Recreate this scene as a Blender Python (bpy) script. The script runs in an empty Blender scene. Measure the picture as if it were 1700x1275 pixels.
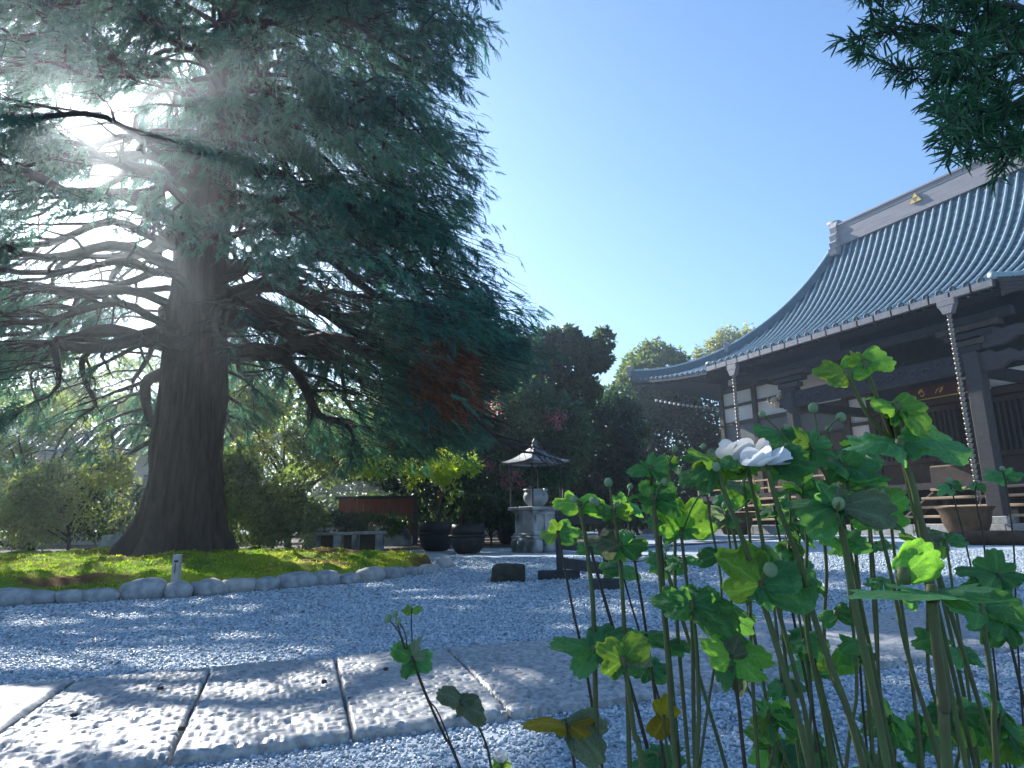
import bpy, math, random
import numpy as np
from mathutils import Vector, Matrix

# ------------------------------------------------------------------ camera, sky, sun
sc = bpy.context.scene
COL = sc.collection
FPX, HCAM = 1080.0, 0.62
PITCH, ROLL = math.atan(232 / 1080), 0.016
_F = np.array([0, math.cos(PITCH), math.sin(PITCH)])
_R0 = np.array([1.0, 0, 0]); _U0 = np.array([0, -math.sin(PITCH), math.cos(PITCH)])
_R = math.cos(ROLL) * _R0 - math.sin(ROLL) * _U0
_U = math.sin(ROLL) * _R0 + math.cos(ROLL) * _U0
_C = np.array([0, 0, HCAM])
cam = bpy.data.cameras.new('camera'); cam_o = bpy.data.objects.new('camera', cam); COL.objects.link(cam_o)
cam.sensor_width = 36; cam.lens = 36 * FPX / 1700; cam.clip_start = 0.02; cam.clip_end = 6000
cam_o.matrix_world = Matrix(((_R[0], _U[0], -_F[0], 0), (_R[1], _U[1], -_F[1], 0), (_R[2], _U[2], -_F[2], HCAM), (0, 0, 0, 1)))
sc.camera = cam_o
SUN_AZ, SUN_EL = math.radians(-36.6), math.radians(29.6)
SUNDIR = np.array([math.sin(SUN_AZ) * math.cos(SUN_EL), math.cos(SUN_AZ) * math.cos(SUN_EL), math.sin(SUN_EL)])
world = bpy.data.worlds.new('World'); sc.world = world; world.use_nodes = True
wn = world.node_tree; wn.nodes.clear()
wo = wn.nodes.new('ShaderNodeOutputWorld'); wb = wn.nodes.new('ShaderNodeBackground'); ws = wn.nodes.new('ShaderNodeTexSky')
ws.sky_type = 'NISHITA'; ws.sun_disc = False; ws.sun_elevation = SUN_EL; ws.sun_rotation = SUN_AZ
ws.air_density = 1.15; ws.dust_density = 0.25; ws.ozone_density = 3.5
wb.inputs['Strength'].default_value = 0.092
wn.links.new(ws.outputs[0], wb.inputs[0]); wn.links.new(wb.outputs[0], wo.inputs[0])
sl = bpy.data.lights.new('sun', 'SUN'); sl.energy = 5.0; sl.angle = math.radians(0.5); sl.color = (1, 0.93, 0.82)
so = bpy.data.objects.new('sun', sl); COL.objects.link(so)
so.rotation_euler = Vector(SUNDIR).to_track_quat('Z', 'Y').to_euler(); so.location = (-20, 30, 30)
sc.view_settings.view_transform = 'Standard'; sc.view_settings.look = 'None'; sc.view_settings.gamma = 1
sc.view_settings.exposure = 1.38
sc.view_settings.use_white_balance = True; sc.view_settings.white_balance_temperature = 6050
sc.render.engine = 'CYCLES'
sc.cycles.use_denoising = True
sc.cycles.max_bounces = 6; sc.cycles.diffuse_bounces = 3; sc.cycles.transmission_bounces = 4; sc.cycles.transparent_max_bounces = 6
sc.cycles.caustics_reflective = False; sc.cycles.caustics_refractive = False
sc.cycles.sample_clamp_indirect = 6

# ------------------------------------------------------------------ helpers
rng = np.random.default_rng(7); random.seed(7)
def U(a, b): return random.uniform(a, b)
def ray(x, y):
    d = _R * (x - 850) + _U * (637.5 - y) + _F * FPX
    return d / np.linalg.norm(d)
def gnd(x, y, z=0.0):
    d = ray(x, y); return _C + d * ((z - HCAM) / d[2])
def dep(x, y, Y):
    d = ray(x, y); return _C + d * (Y / d[1])

def _hash(ix, iy, iz):
    h = (ix * 374761393 + iy * 668265263 + iz * 2147483647 * 7 + 1013904223) & 0xFFFFFFFF
    h = ((h ^ (h >> 13)) * 1274126177) & 0xFFFFFFFF
    h = h ^ (h >> 16)
    return (h & 0xFFFF) / 65535.0
def vnoise(P, f=1.0, seed=0):
    P = np.asarray(P, float) * f + seed * 17.31 + 1000
    i = np.floor(P).astype(np.int64); t = P - i; t = t * t * (3 - 2 * t); out = 0
    for dx in (0, 1):
        for dy in (0, 1):
            for dz in (0, 1):
                w = (t[:, 0] if dx else 1 - t[:, 0]) * (t[:, 1] if dy else 1 - t[:, 1]) * (t[:, 2] if dz else 1 - t[:, 2])
                out = out + w * _hash(i[:, 0] + dx, i[:, 1] + dy, i[:, 2] + dz)
    return out
def fbm(P, f=1.0, o=4, seed=0):
    a, s, n = 0.5, 0, 0
    for k in range(o):
        s = s + a * vnoise(P, f * 2 ** k, seed + k); n += a; a *= 0.5
    return s / n

class MB:
    """collects verts and faces of one mesh"""
    def __init__(s): s.v = []; s.f = []; s.n = 0; s.mi = []; s.m = 0
    def add(s, vs, fs):
        vs = [tuple(map(float, p)) for p in vs]
        s.v += vs; s.f += [tuple(i + s.n for i in f) for f in fs]; s.mi += [s.m] * len(fs); s.n += len(vs); return s
    def box(s, x0, x1, y0, y1, z0, z1, b=0.0):
        if b <= 0:
            vs = [(x, y, z) for z in (z0, z1) for x, y in ((x0, y0), (x1, y0), (x1, y1), (x0, y1))]
            return s.add(vs, [(3, 2, 1, 0), (4, 5, 6, 7), (0, 1, 5, 4), (1, 2, 6, 5), (2, 3, 7, 6), (3, 0, 4, 7)])
        rings = [(z0, b), (z0 + b, 0), (z1 - b, 0), (z1, b)]; vs = []
        for z, i in rings:
            x_0, x_1, y_0, y_1 = x0 + i, x1 - i, y0 + i, y1 - i
            c = b * 0.6
            vs += [(x_0 + c, y_0, z), (x_1 - c, y_0, z), (x_1, y_0 + c, z), (x_1, y_1 - c, z), (x_1 - c, y_1, z), (x_0 + c, y_1, z), (x_0, y_1 - c, z), (x_0, y_0 + c, z)]
        fs = [tuple(range(7, -1, -1)), tuple(range(24, 32))]
        for r in range(3):
            for k in range(8): fs.append((r * 8 + k, r * 8 + (k + 1) % 8, r * 8 + 8 + (k + 1) % 8, r * 8 + 8 + k))
        return s.add(vs, fs)
    def tube(s, pts, rad, n=6, cap=True):
        pts = [np.asarray(p, float) for p in pts]; m = len(pts)
        rad = rad if hasattr(rad, '__len__') else [rad] * m
        up = np.array([0.13, 0.21, 0.97]); vs = []
        for i, p in enumerate(pts):
            d = pts[min(i + 1, m - 1)] - pts[max(i - 1, 0)]; d = d / (np.linalg.norm(d) + 1e-9)
            if i == 0:
                a = np.cross(d, up)
                if np.linalg.norm(a) < 0.2: a = np.cross(d, np.array([1.0, 0, 0]))
            else: a = a - d * (a @ d)
            a = a / (np.linalg.norm(a) + 1e-9); b = np.cross(d, a)
            for k in range(n):
                t = 2 * math.pi * k / n; vs.append(p + rad[i] * (math.cos(t) * a + math.sin(t) * b))
        fs = [(i * n + k, i * n + (k + 1) % n, (i + 1) * n + (k + 1) % n, (i + 1) * n + k) for i in range(m - 1) for k in range(n)]
        if cap: fs += [tuple(range(n - 1, -1, -1)), tuple(range((m - 1) * n, m * n))]
        return s.add(vs, fs)
    def lathe(s, prof, n=16, c=(0, 0, 0), sx=1, sy=1, rot=0.0):
        vs = [(c[0] + r * math.cos(2 * math.pi * k / n + rot) * sx, c[1] + r * math.sin(2 * math.pi * k / n + rot) * sy, c[2] + z) for r, z in prof for k in range(n)]
        m = len(prof)
        fs = [(i * n + k, i * n + (k + 1) % n, (i + 1) * n + (k + 1) % n, (i + 1) * n + k) for i in range(m - 1) for k in range(n)]
        fs += [tuple(range(n - 1, -1, -1)), tuple(range((m - 1) * n, m * n))]
        return s.add(vs, fs)
    def grid(s, G):
        G = np.asarray(G, float); a, b = G.shape[:2]
        return s.add(G.reshape(-1, 3), [(i * b + j, i * b + j + 1, (i + 1) * b + j + 1, (i + 1) * b + j) for i in range(a - 1) for j in range(b - 1)])
    def prism(s, out, w0, w1, f):
        """outline (list of 2d) extruded between w0 and w1; f(u, v, w) -> point"""
        n = len(out); vs = [f(u, v, w0) for u, v in out] + [f(u, v, w1) for u, v in out]
        fs = [tuple(range(n - 1, -1, -1)), tuple(range(n, 2 * n))] + [(k, (k + 1) % n, n + (k + 1) % n, n + k) for k in range(n)]
        return s.add(vs, fs)
    def build(s, name, mat, parent=None, smooth=False, loc=(0, 0, 0), rot=0.0):
        me = bpy.data.meshes.new(name); me.from_pydata(s.v, [], s.f)
        for m_ in (mat if isinstance(mat, (list, tuple)) else [mat]): me.materials.append(m_)
        if len(set(s.mi)) > 1: me.polygons.foreach_set('material_index', s.mi)
        if smooth: me.polygons.foreach_set('use_smooth', [True] * len(me.polygons))
        me.update(); return link(name, me, parent, loc, rot)
def link(name, me, parent=None, loc=(0, 0, 0), rot=0.0):
    o = bpy.data.objects.new(name, me); COL.objects.link(o)
    o.location = [float(x) for x in loc]; o.rotation_euler = (0, 0, rot) if not hasattr(rot, '__len__') else rot
    if parent is not None: o.parent = parent
    return o
def trimesh(name, V, T, mat, parent=None, col=None, smooth=False, loc=(0, 0, 0)):
    """fast: V (n,3), T (m,3) numpy, col (m,3) face colours"""
    V = np.ascontiguousarray(V, dtype=np.float32); T = np.ascontiguousarray(T, dtype=np.int32)
    me = bpy.data.meshes.new(name)
    me.vertices.add(len(V)); me.vertices.foreach_set('co', V.ravel())
    me.loops.add(T.size); me.loops.foreach_set('vertex_index', T.ravel())
    me.polygons.add(len(T)); me.polygons.foreach_set('loop_start', np.arange(0, T.size, 3, dtype=np.int32))
    if smooth: me.polygons.foreach_set('use_smooth', np.ones(len(T), dtype=bool))
    if col is not None:
        a = me.attributes.new('tint', 'FLOAT_COLOR', 'FACE')
        c = np.ones((len(T), 4), dtype=np.float32); c[:, :3] = col; a.data.foreach_set('color', c.ravel())
    me.materials.append(mat); me.update(calc_edges=True)
    return link(name, me, parent, loc)
def tag(o, label=None, cat=None, group=None, kind=None):
    for k, v in (('label', label), ('category', cat), ('group', group), ('kind', kind)):
        if v: o[k] = v
    return o
def thing(name, label, cat, loc=(0, 0, 0), rot=0.0, group=None):
    return tag(link(name, None, None, loc, rot), label, cat, group)
def copy_tree(o, parent=None):
    c = o.copy(); COL.objects.link(c)
    if parent is not None: c.parent = parent
    for ch in list(o.children): copy_tree(ch, c)
    return c

# ------------------------------------------------------------------ materials
def mat(name, a, b=None, scale=6.0, rough=0.8, bump=0.0, bscale=30.0, stretch=(1, 1, 1), metal=0.0, c=None, cscale=1.5, spec=0.3, emit=None, detail=6):
    m = bpy.data.materials.new(name); m.use_nodes = True; nt = m.node_tree; N = nt.nodes; L = nt.links
    p = N['Principled BSDF']; p.inputs['Roughness'].default_value = rough; p.inputs['Metallic'].default_value = metal
    p.inputs['Specular IOR Level'].default_value = spec
    tc = N.new('ShaderNodeTexCoord'); mp = N.new('ShaderNodeMapping'); mp.inputs['Scale'].default_value = stretch
    L.new(tc.outputs['Object'], mp.inputs['Vector'])
    b = b or tuple(x * 0.6 for x in a)
    nz = N.new('ShaderNodeTexNoise'); nz.inputs['Scale'].default_value = scale; nz.inputs['Detail'].default_value = detail; nz.inputs['Roughness'].default_value = 0.65
    L.new(mp.outputs[0], nz.inputs['Vector'])
    r = N.new('ShaderNodeValToRGB'); r.color_ramp.elements[0].position = 0.32; r.color_ramp.elements[1].position = 0.68
    r.color_ramp.elements[0].color = (*b, 1); r.color_ramp.elements[1].color = (*a, 1); L.new(nz.outputs['Fac'], r.inputs[0])
    out = r.outputs[0]
    if c:
        n2 = N.new('ShaderNodeTexNoise'); n2.inputs['Scale'].default_value = cscale; n2.inputs['Detail'].default_value = 5
        L.new(tc.outputs['Object'], n2.inputs['Vector'])
        r2 = N.new('ShaderNodeValToRGB'); r2.color_ramp.elements[0].position = 0.48; r2.color_ramp.elements[1].position = 0.62
        L.new(n2.outputs['Fac'], r2.inputs[0])
        mx = N.new('ShaderNodeMixRGB'); mx.inputs[2].default_value = (*c, 1); L.new(r2.outputs[0], mx.inputs[0]); L.new(out, mx.inputs[1]); out = mx.outputs[0]
    L.new(out, p.inputs['Base Color'])
    if bump:
        nb = N.new('ShaderNodeTexNoise'); nb.inputs['Scale'].default_value = bscale; nb.inputs['Detail'].default_value = 6; nb.inputs['Roughness'].default_value = 0.6
        L.new(mp.outputs[0], nb.inputs['Vector'])
        bp = N.new('ShaderNodeBump'); bp.inputs['Strength'].default_value = min(1, bump * 4); bp.inputs['Distance'].default_value = bump
        L.new(nb.outputs['Fac'], bp.inputs['Height']); L.new(bp.outputs[0], p.inputs['Normal'])
    if emit:
        p.inputs['Emission Color'].default_value = (*emit[0], 1); p.inputs['Emission Strength'].default_value = emit[1]
    return m
def leafmat(name, trans=0.5, rough=0.45, gain=(1.6, 1.7, 0.7), spec=0.25, base=None, vein=False):
    """leaf shader: colour from the per-face tint, light passes through"""
    m = bpy.data.materials.new(name); m.use_nodes = True; nt = m.node_tree; N = nt.nodes; L = nt.links
    p = N['Principled BSDF']; p.inputs['Roughness'].default_value = rough; p.inputs['Specular IOR Level'].default_value = spec
    if base is None:
        at = N.new('ShaderNodeAttribute'); at.attribute_name = 'tint'; c = at.outputs['Color']
    else:
        tc = N.new('ShaderNodeTexCoord'); oi = N.new('ShaderNodeObjectInfo')
        nz = N.new('ShaderNodeTexNoise'); nz.inputs['Scale'].default_value = 26; nz.inputs['Detail'].default_value = 5
        L.new(tc.outputs['Object'], nz.inputs['Vector'])
        r = N.new('ShaderNodeValToRGB'); r.color_ramp.elements[0].position = 0.3; r.color_ramp.elements[1].position = 0.7
        r.color_ramp.elements[0].color = (*[x * 0.72 for x in base], 1); r.color_ramp.elements[1].color = (*[x * 1.15 for x in base], 1)
        L.new(nz.outputs['Fac'], r.inputs[0])
        hs = N.new('ShaderNodeHueSaturation'); L.new(r.outputs[0], hs.inputs['Color'])
        mr = N.new('ShaderNodeMapRange'); mr.inputs['To Min'].default_value = 0.7; mr.inputs['To Max'].default_value = 1.3
        L.new(oi.outputs['Random'], mr.inputs['Value']); L.new(mr.outputs[0], hs.inputs['Value'])
        mh = N.new('ShaderNodeMapRange'); mh.inputs['To Min'].default_value = 0.475; mh.inputs['To Max'].default_value = 0.515
        L.new(oi.outputs['Random'], mh.inputs['Value']); L.new(mh.outputs[0], hs.inputs['Hue'])
        c = hs.outputs[0]
        if vein:
            va = N.new('ShaderNodeAttribute'); va.attribute_name = 'vein'; vm = N.new('ShaderNodeMixRGB'); vm.inputs[2].default_value = (*[min(1, x * 1.9 + .05) for x in base], 1); vs_ = N.new('ShaderNodeMath'); vs_.operation = 'MULTIPLY'; vs_.inputs[1].default_value = .55
            L.new(va.outputs['Fac'], vs_.inputs[0]); L.new(vs_.outputs[0], vm.inputs[0]); L.new(c, vm.inputs[1]); c = vm.outputs[0]
            bp = N.new('ShaderNodeBump'); bp.inputs['Strength'].default_value = 0.6; bp.inputs['Distance'].default_value = 0.002
            vr = N.new('ShaderNodeTexVoronoi'); vr.feature = 'DISTANCE_TO_EDGE'; vr.inputs['Scale'].default_value = 110
            L.new(tc.outputs['Object'], vr.inputs['Vector']); L.new(vr.outputs['Distance'], bp.inputs['Height']); L.new(bp.outputs[0], p.inputs['Normal'])
    L.new(c, p.inputs['Base Color'])
    tr = N.new('ShaderNodeBsdfTranslucent'); mg = N.new('ShaderNodeMixRGB'); mg.blend_type = 'MULTIPLY'; mg.inputs[0].default_value = 1
    mg.inputs[2].default_value = (*gain, 1); L.new(c, mg.inputs[1]); L.new(mg.outputs[0], tr.inputs['Color'])
    mx = N.new('ShaderNodeMixShader'); mx.inputs[0].default_value = trans
    L.new(p.outputs[0], mx.inputs[1]); L.new(tr.outputs[0], mx.inputs[2]); L.new(mx.outputs[0], N['Material Output'].inputs['Surface'])
    return m
def pebmat(name):
    m = bpy.data.materials.new(name); m.use_nodes = True; nt = m.node_tree; N = nt.nodes; L = nt.links
    at = N.new('ShaderNodeAttribute'); at.attribute_type = 'INSTANCER'; at.attribute_name = 'shade'
    r = N.new('ShaderNodeValToRGB'); e = r.color_ramp.elements
    e[0].color = (0.10, 0.125, 0.145, 1); e[1].color = (0.64, 0.67, 0.69, 1); k = e.new(0.55); k.color = (0.43, 0.50, 0.55, 1)
    L.new(at.outputs['Fac'], r.inputs[0]); p = N['Principled BSDF']; L.new(r.outputs[0], p.inputs['Base Color']); p.inputs['Roughness'].default_value = 0.5
    return m
M = {}
M['gravel'] = mat('gravel_court', (0.47, 0.54, 0.60), (0.19, 0.24, 0.28), scale=34, rough=0.9, bump=0.02, bscale=42, detail=8)
M['pebble'] = pebmat('crushed_stone')
M['slab'] = mat('hewn_stone', (0.50, 0.50, 0.485), (0.16, 0.168, 0.175), scale=26, spec=0.5, rough=0.5, bump=0.012, bscale=70, stretch=(1, 1.9, 1))  # dark streaks in the grain colour also stand in for shade in chisel marks
M['stone'] = mat('grey_stone', (0.44, 0.45, 0.445), (0.19, 0.20, 0.205), scale=9, rough=0.85, bump=0.012, bscale=26)
M['stone2'] = mat('pale_stone', (0.50, 0.48, 0.45), (0.28, 0.275, 0.27), scale=7, rough=0.85, bump=0.01, bscale=20)
M['weathered'] = mat('weathered_stone', (0.50, 0.505, 0.50), (0.22, 0.23, 0.235), scale=5, rough=0.85, bump=0.008, bscale=30, c=(0.10, 0.11, 0.10), cscale=2.5)
M['mossrock'] = mat('dark_mossy_rock', (0.075, 0.07, 0.045), (0.03, 0.03, 0.025), scale=14, rough=0.95, bump=0.02, bscale=40)
M['bark'] = mat('fibrous_bark', (0.10, 0.072, 0.06), (0.028, 0.022, 0.021), scale=5, rough=0.9, bump=0.05, bscale=9, stretch=(2.2, 2.2, 0.28))
M['branch'] = mat('branch_bark', (0.06, 0.05, 0.042), (0.03, 0.026, 0.024), scale=8, rough=0.9)
M['mossbed'] = mat('moss_carpet', (0.19, 0.24, 0.025), (0.09, 0.13, 0.016), scale=7, rough=1.0, bump=0.03, bscale=60, c=(0.13, 0.065, 0.03), cscale=1.0)
M['tile'] = mat('sky_tinted_roof_tile', (0.05, 0.105, 0.145), (0.028, 0.06, 0.088), scale=3, rough=0.6, spec=0.35)  # blue of the reflected sky and shade between rows put into the colour
M['tilerow'] = mat('lit_cover_tile', (0.30, 0.40, 0.45), (0.20, 0.275, 0.32), scale=3, rough=0.5, spec=0.5)  # lighter copy of the roof tile, light on the rounded rows painted in
M['ridge'] = mat('weathered_ridge_tile', (0.29, 0.27, 0.285), (0.20, 0.19, 0.205), scale=2, rough=0.7, stretch=(0.4, 1, 5), bump=0.01, bscale=5)
M['wood_dark'] = mat('dark_temple_timber', (0.042, 0.044, 0.050), (0.02, 0.022, 0.027), scale=5, rough=0.8, stretch=(1, 1, 1), bump=0.004, bscale=20)
M['wood_mid'] = mat('brown_timber', (0.085, 0.066, 0.055), (0.045, 0.036, 0.034), scale=4, rough=0.75, bump=0.004, bscale=18)
M['wood_pale'] = mat('pale_timber', (0.55, 0.42, 0.28), (0.40, 0.29, 0.18), scale=3, rough=0.7, stretch=(0.4, 2, 6))
M['wood_grey'] = mat('silvered_timber', (0.08, 0.074, 0.074), (0.042, 0.04, 0.043), scale=6, rough=0.85, bump=0.006, bscale=24, stretch=(1, 1, 3))
M['plaster'] = mat('white_plaster', (0.80, 0.79, 0.77), (0.70, 0.69, 0.68), scale=2, rough=0.9)
M['shutter'] = mat('grey_shutter', (0.13, 0.15, 0.155), (0.10, 0.115, 0.12), scale=2, rough=0.6)
M['gutter'] = mat('copper_gutter', (0.21, 0.205, 0.22), (0.14, 0.14, 0.15), scale=2, rough=0.5, metal=0.1, spec=0.4)
M['gold'] = mat('gilding', (0.78, 0.55, 0.16), (0.62, 0.40, 0.10), scale=6, rough=0.35, metal=0.7)
M['maroon'] = mat('maroon_lacquer', (0.10, 0.02, 0.018), (0.07, 0.015, 0.014), scale=3, rough=0.4)
M['iron'] = mat('black_cast_iron', (0.030, 0.028, 0.030), (0.016, 0.015, 0.017), scale=12, rough=0.55, bump=0.006, bscale=40)
M['rust'] = mat('rusty_iron', (0.10, 0.06, 0.028), (0.03, 0.02, 0.013), scale=5, rough=0.7, bump=0.006, bscale=30)
M['bronze'] = mat('verdigris_bronze', (0.30, 0.33, 0.34), (0.20, 0.225, 0.235), scale=8, rough=0.5, bump=0.004, bscale=30)
M['copper'] = mat('aged_copper_sheet', (0.17, 0.17, 0.178), (0.10, 0.10, 0.108), scale=4, rough=0.5, metal=0.2)
M['chain'] = mat('bronze_chain', (0.30, 0.28, 0.25), (0.18, 0.165, 0.15), scale=8, rough=0.35, metal=0.5)
M['redwall'] = mat('red_ochre_boards', (0.26, 0.065, 0.035), (0.15, 0.04, 0.025), scale=4, rough=0.8, stretch=(3, 3, 0.5))
M['housewall'] = mat('house_render', (0.62, 0.60, 0.56), (0.5, 0.48, 0.45), scale=2, rough=0.9)
M['glass'] = mat('window_pane', (0.10, 0.12, 0.14), (0.06, 0.07, 0.08), scale=2, rough=0.1, spec=0.6)
M['paper'] = mat('white_paper', (0.8, 0.8, 0.78), (0.76, 0.76, 0.74), scale=2, rough=0.7)
M['ink'] = mat('black_ink', (0.03, 0.03, 0.035), rough=0.6)
M['bulb'] = mat('lit_bulb', (1, 0.8, 0.5), rough=0.4, emit=((1, 0.62, 0.25), 6))
M['dryleaf'] = mat('dead_leaf', (0.10, 0.07, 0.05), (0.05, 0.036, 0.03), scale=30, rough=0.8)
M['crown'] = leafmat('conifer_spray', 0.45, 0.6, (1.3, 1.5, 1.0), spec=0.1)
M['leaf'] = leafmat('tree_leaf', 0.5, 0.4, (2.1, 2.1, 0.9), spec=0.3)
M['needle'] = leafmat('strap_needle', 0.25, 0.4, (1.3, 1.6, 0.6), spec=0.3)
M['moss'] = leafmat('moss_blade', 0.5, 0.7, (1.6, 1.7, 0.5), spec=0.1)
M['an_leaf'] = leafmat('anemone_leaf', 0.55, 0.45, (1.9, 1.9, 0.5), spec=0.3, base=(0.115, 0.285, 0.135), vein=True)
M['an_lit'] = leafmat('lit_anemone_leaf', 0.55, 0.45, (1.8, 1.7, 0.5), spec=0.3, base=(0.21, 0.42, 0.10), vein=True)  # lighter copy of the leaf above, sunlight on it put into the colour
M['an_yellow'] = leafmat('yellowing_leaf', 0.5, 0.5, (1.5, 1.4, 0.6), spec=0.2, base=(0.36, 0.30, 0.03), vein=True)
M['an_pale'] = leafmat('withered_leaf', 0.4, 0.6, (1.3, 1.3, 0.9), spec=0.15, base=(0.20, 0.25, 0.15), vein=True)
M['an_stem'] = mat('anemone_stem', (0.10, 0.15, 0.045), (0.10, 0.085, 0.04), scale=20, rough=0.6)
M['an_stem2'] = mat('purplish_stem', (0.07, 0.065, 0.035), (0.05, 0.032, 0.026), scale=20, rough=0.6)
M['bud'] = mat('downy_bud', (0.24, 0.32, 0.17), (0.16, 0.24, 0.11), scale=60, rough=0.8)
M['petal'] = leafmat('white_petal', 0.45, 0.6, (1.05, 1.05, 1.0), spec=0.15, base=(0.80, 0.80, 0.80))
M['pollen'] = mat('yellow_stamens', (0.55, 0.5, 0.08), (0.4, 0.35, 0.05), scale=90, rough=0.8)

# ------------------------------------------------------------------ ground
xs = np.concatenate([np.linspace(-400, -30, 8), np.linspace(-25, 25, 26), np.linspace(30, 400, 8)])
ys = np.concatenate([np.linspace(-400, -15, 8), np.linspace(-12, 55, 34), np.linspace(70, 400, 8)])
G = np.stack(np.meshgrid(xs, ys, indexing='ij') + [np.zeros((len(xs), len(ys)))], -1)
tag(MB().grid(G).build('ground', M['gravel']), kind='structure')

# hewn slab path: near and far edges measured on the ground
NE = [gnd(x, y) for x, y in ((-190, 1322), (0, 1292), (290, 1258), (580, 1224), (834, 1184), (1120, 1150), (1420, 1112), (1690, 1078))]
def line(a, b): a = np.array(a[:2]); d = np.array(b[:2]) - a; return a, d / np.linalg.norm(d)
pa, pd = line(gnd(130, 1296), gnd(1690, 1080)); 
fa, fd = line(gnd(0, 1151), gnd(740, 1086))
joints = [((130, 1139), (-20, 1246)), ((350, 1122), (290, 1256)), ((556, 1105), (581, 1223)), ((740, 1086), (834, 1184)), ((925, 1069), (1120, 1152))]
def isect(a, d, p, e):
    A = np.array([d, -e]).T; t = np.linalg.solve(A, p - a); return a + d * t[0]
JN, JF = [], []
for f, n in joints:
    q, e = line(gnd(*f), gnd(*n)); JN.append(isect(pa, pd, q, e)); JF.append(isect(fa, fd, q, e))
stepn = 0.56; stepf = 0.55
for k in range(5): JN.append(JN[-1] + pd * (stepn + 0.04 * (k % 2))); JF.append(JF[-1] + fd * (stepf + 0.05 * (k % 2)))
for k in range(3): JN.insert(0, JN[0] - pd * 0.6); JF.insert(0, JF[0] - fd * 0.62)
path = tag(link('stone_path', None), kind='structure')
SLABPOLY = (JN[0], JN[-1], JF[-1], JF[0])
for i in range(len(JN) - 1):
    gap = 0.0065
    a, b, c, d = JN[i] + pd * gap, JN[i + 1] - pd * gap, JF[i + 1] - fd * gap, JF[i] + fd * gap
    n = 100 if 3 <= i <= 8 else 40; u = np.linspace(0, 1, n); uu, vv = np.meshgrid(u, u, indexing='ij')
    P = (a[None, None] * ((1 - uu) * (1 - vv))[..., None] + b * (uu * (1 - vv))[..., None] + c * (uu * vv)[..., None] + d * ((1 - uu) * vv)[..., None])
    Q = np.concatenate([P.reshape(-1, 2), np.full((n * n, 1), i * 3.7)], 1)
    ang = math.atan2(pd[1], pd[0]); ca, sa = math.cos(ang), math.sin(ang)
    W = np.stack([(Q[:, 0] * ca + Q[:, 1] * sa) * 42, (-Q[:, 0] * sa + Q[:, 1] * ca) * 84, Q[:, 2]], 1)
    W[:, 0] += 1.5 * vnoise(Q, 9, 5)
    h = 1 - np.abs(2 * vnoise(W, 1, 3) - 1); h2 = vnoise(W, 2.3, 9)
    pit = np.clip((vnoise(W, 1.0, 13) - .5) / .3, 0, 1); z = 0.036 - 0.013 * pit * pit * (3 - 2 * pit) + 0.004 * (h - 0.5) + 0.003 * (h2 - 0.5) + 0.004 * (fbm(Q, 3, 2, 4) - 0.5) + U(-0.003, 0.003)
    edge = np.minimum(np.minimum(uu, 1 - uu), np.minimum(vv, 1 - vv)).ravel() * 0.6
    z = z - np.clip(1 - edge / 0.009, 0, 1) ** 2 * (0.004 + 0.008 * vnoise(Q, 14, 8))
    G = np.concatenate([P, z.reshape(n, n, 1)], -1)
    mb = MB().grid(G)
    rim = [G[k, 0] for k in range(n)] + [G[n - 1, k] for k in range(1, n)] + [G[k, n - 1] for k in range(n - 2, -1, -1)] + [G[0, k] for k in range(n - 2, 0, -1)]
    low = [(p[0], p[1], -0.02) for p in rim]; m_ = len(rim)
    mb.add(list(rim) + low, [(k, m_ + k, m_ + (k + 1) % m_, (k + 1) % m_) for k in range(m_)])
    mb.build('paving_slab', M['slab'], path, smooth=True)

# far pale walkway leading to the hall
wk = tag(link('walkway', None), kind='structure')
def strip(px, name, m, z=0.012, parent=None):
    pts = [gnd(x, y) for x, y in px]
    n = len(pts) // 2
    return MB().add([(p[0], p[1], z) for p in pts], [tuple(range(len(pts)))]).build(name, m, parent)
for a in (((1040, 908), (1330, 890.5), (1330, 893), (1040, 912)), ((1040, 928), (1330, 917), (1330, 922), (1040, 935))):
    strip(a, 'kerb_stone', M['stone2'], 0.03, wk)

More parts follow.
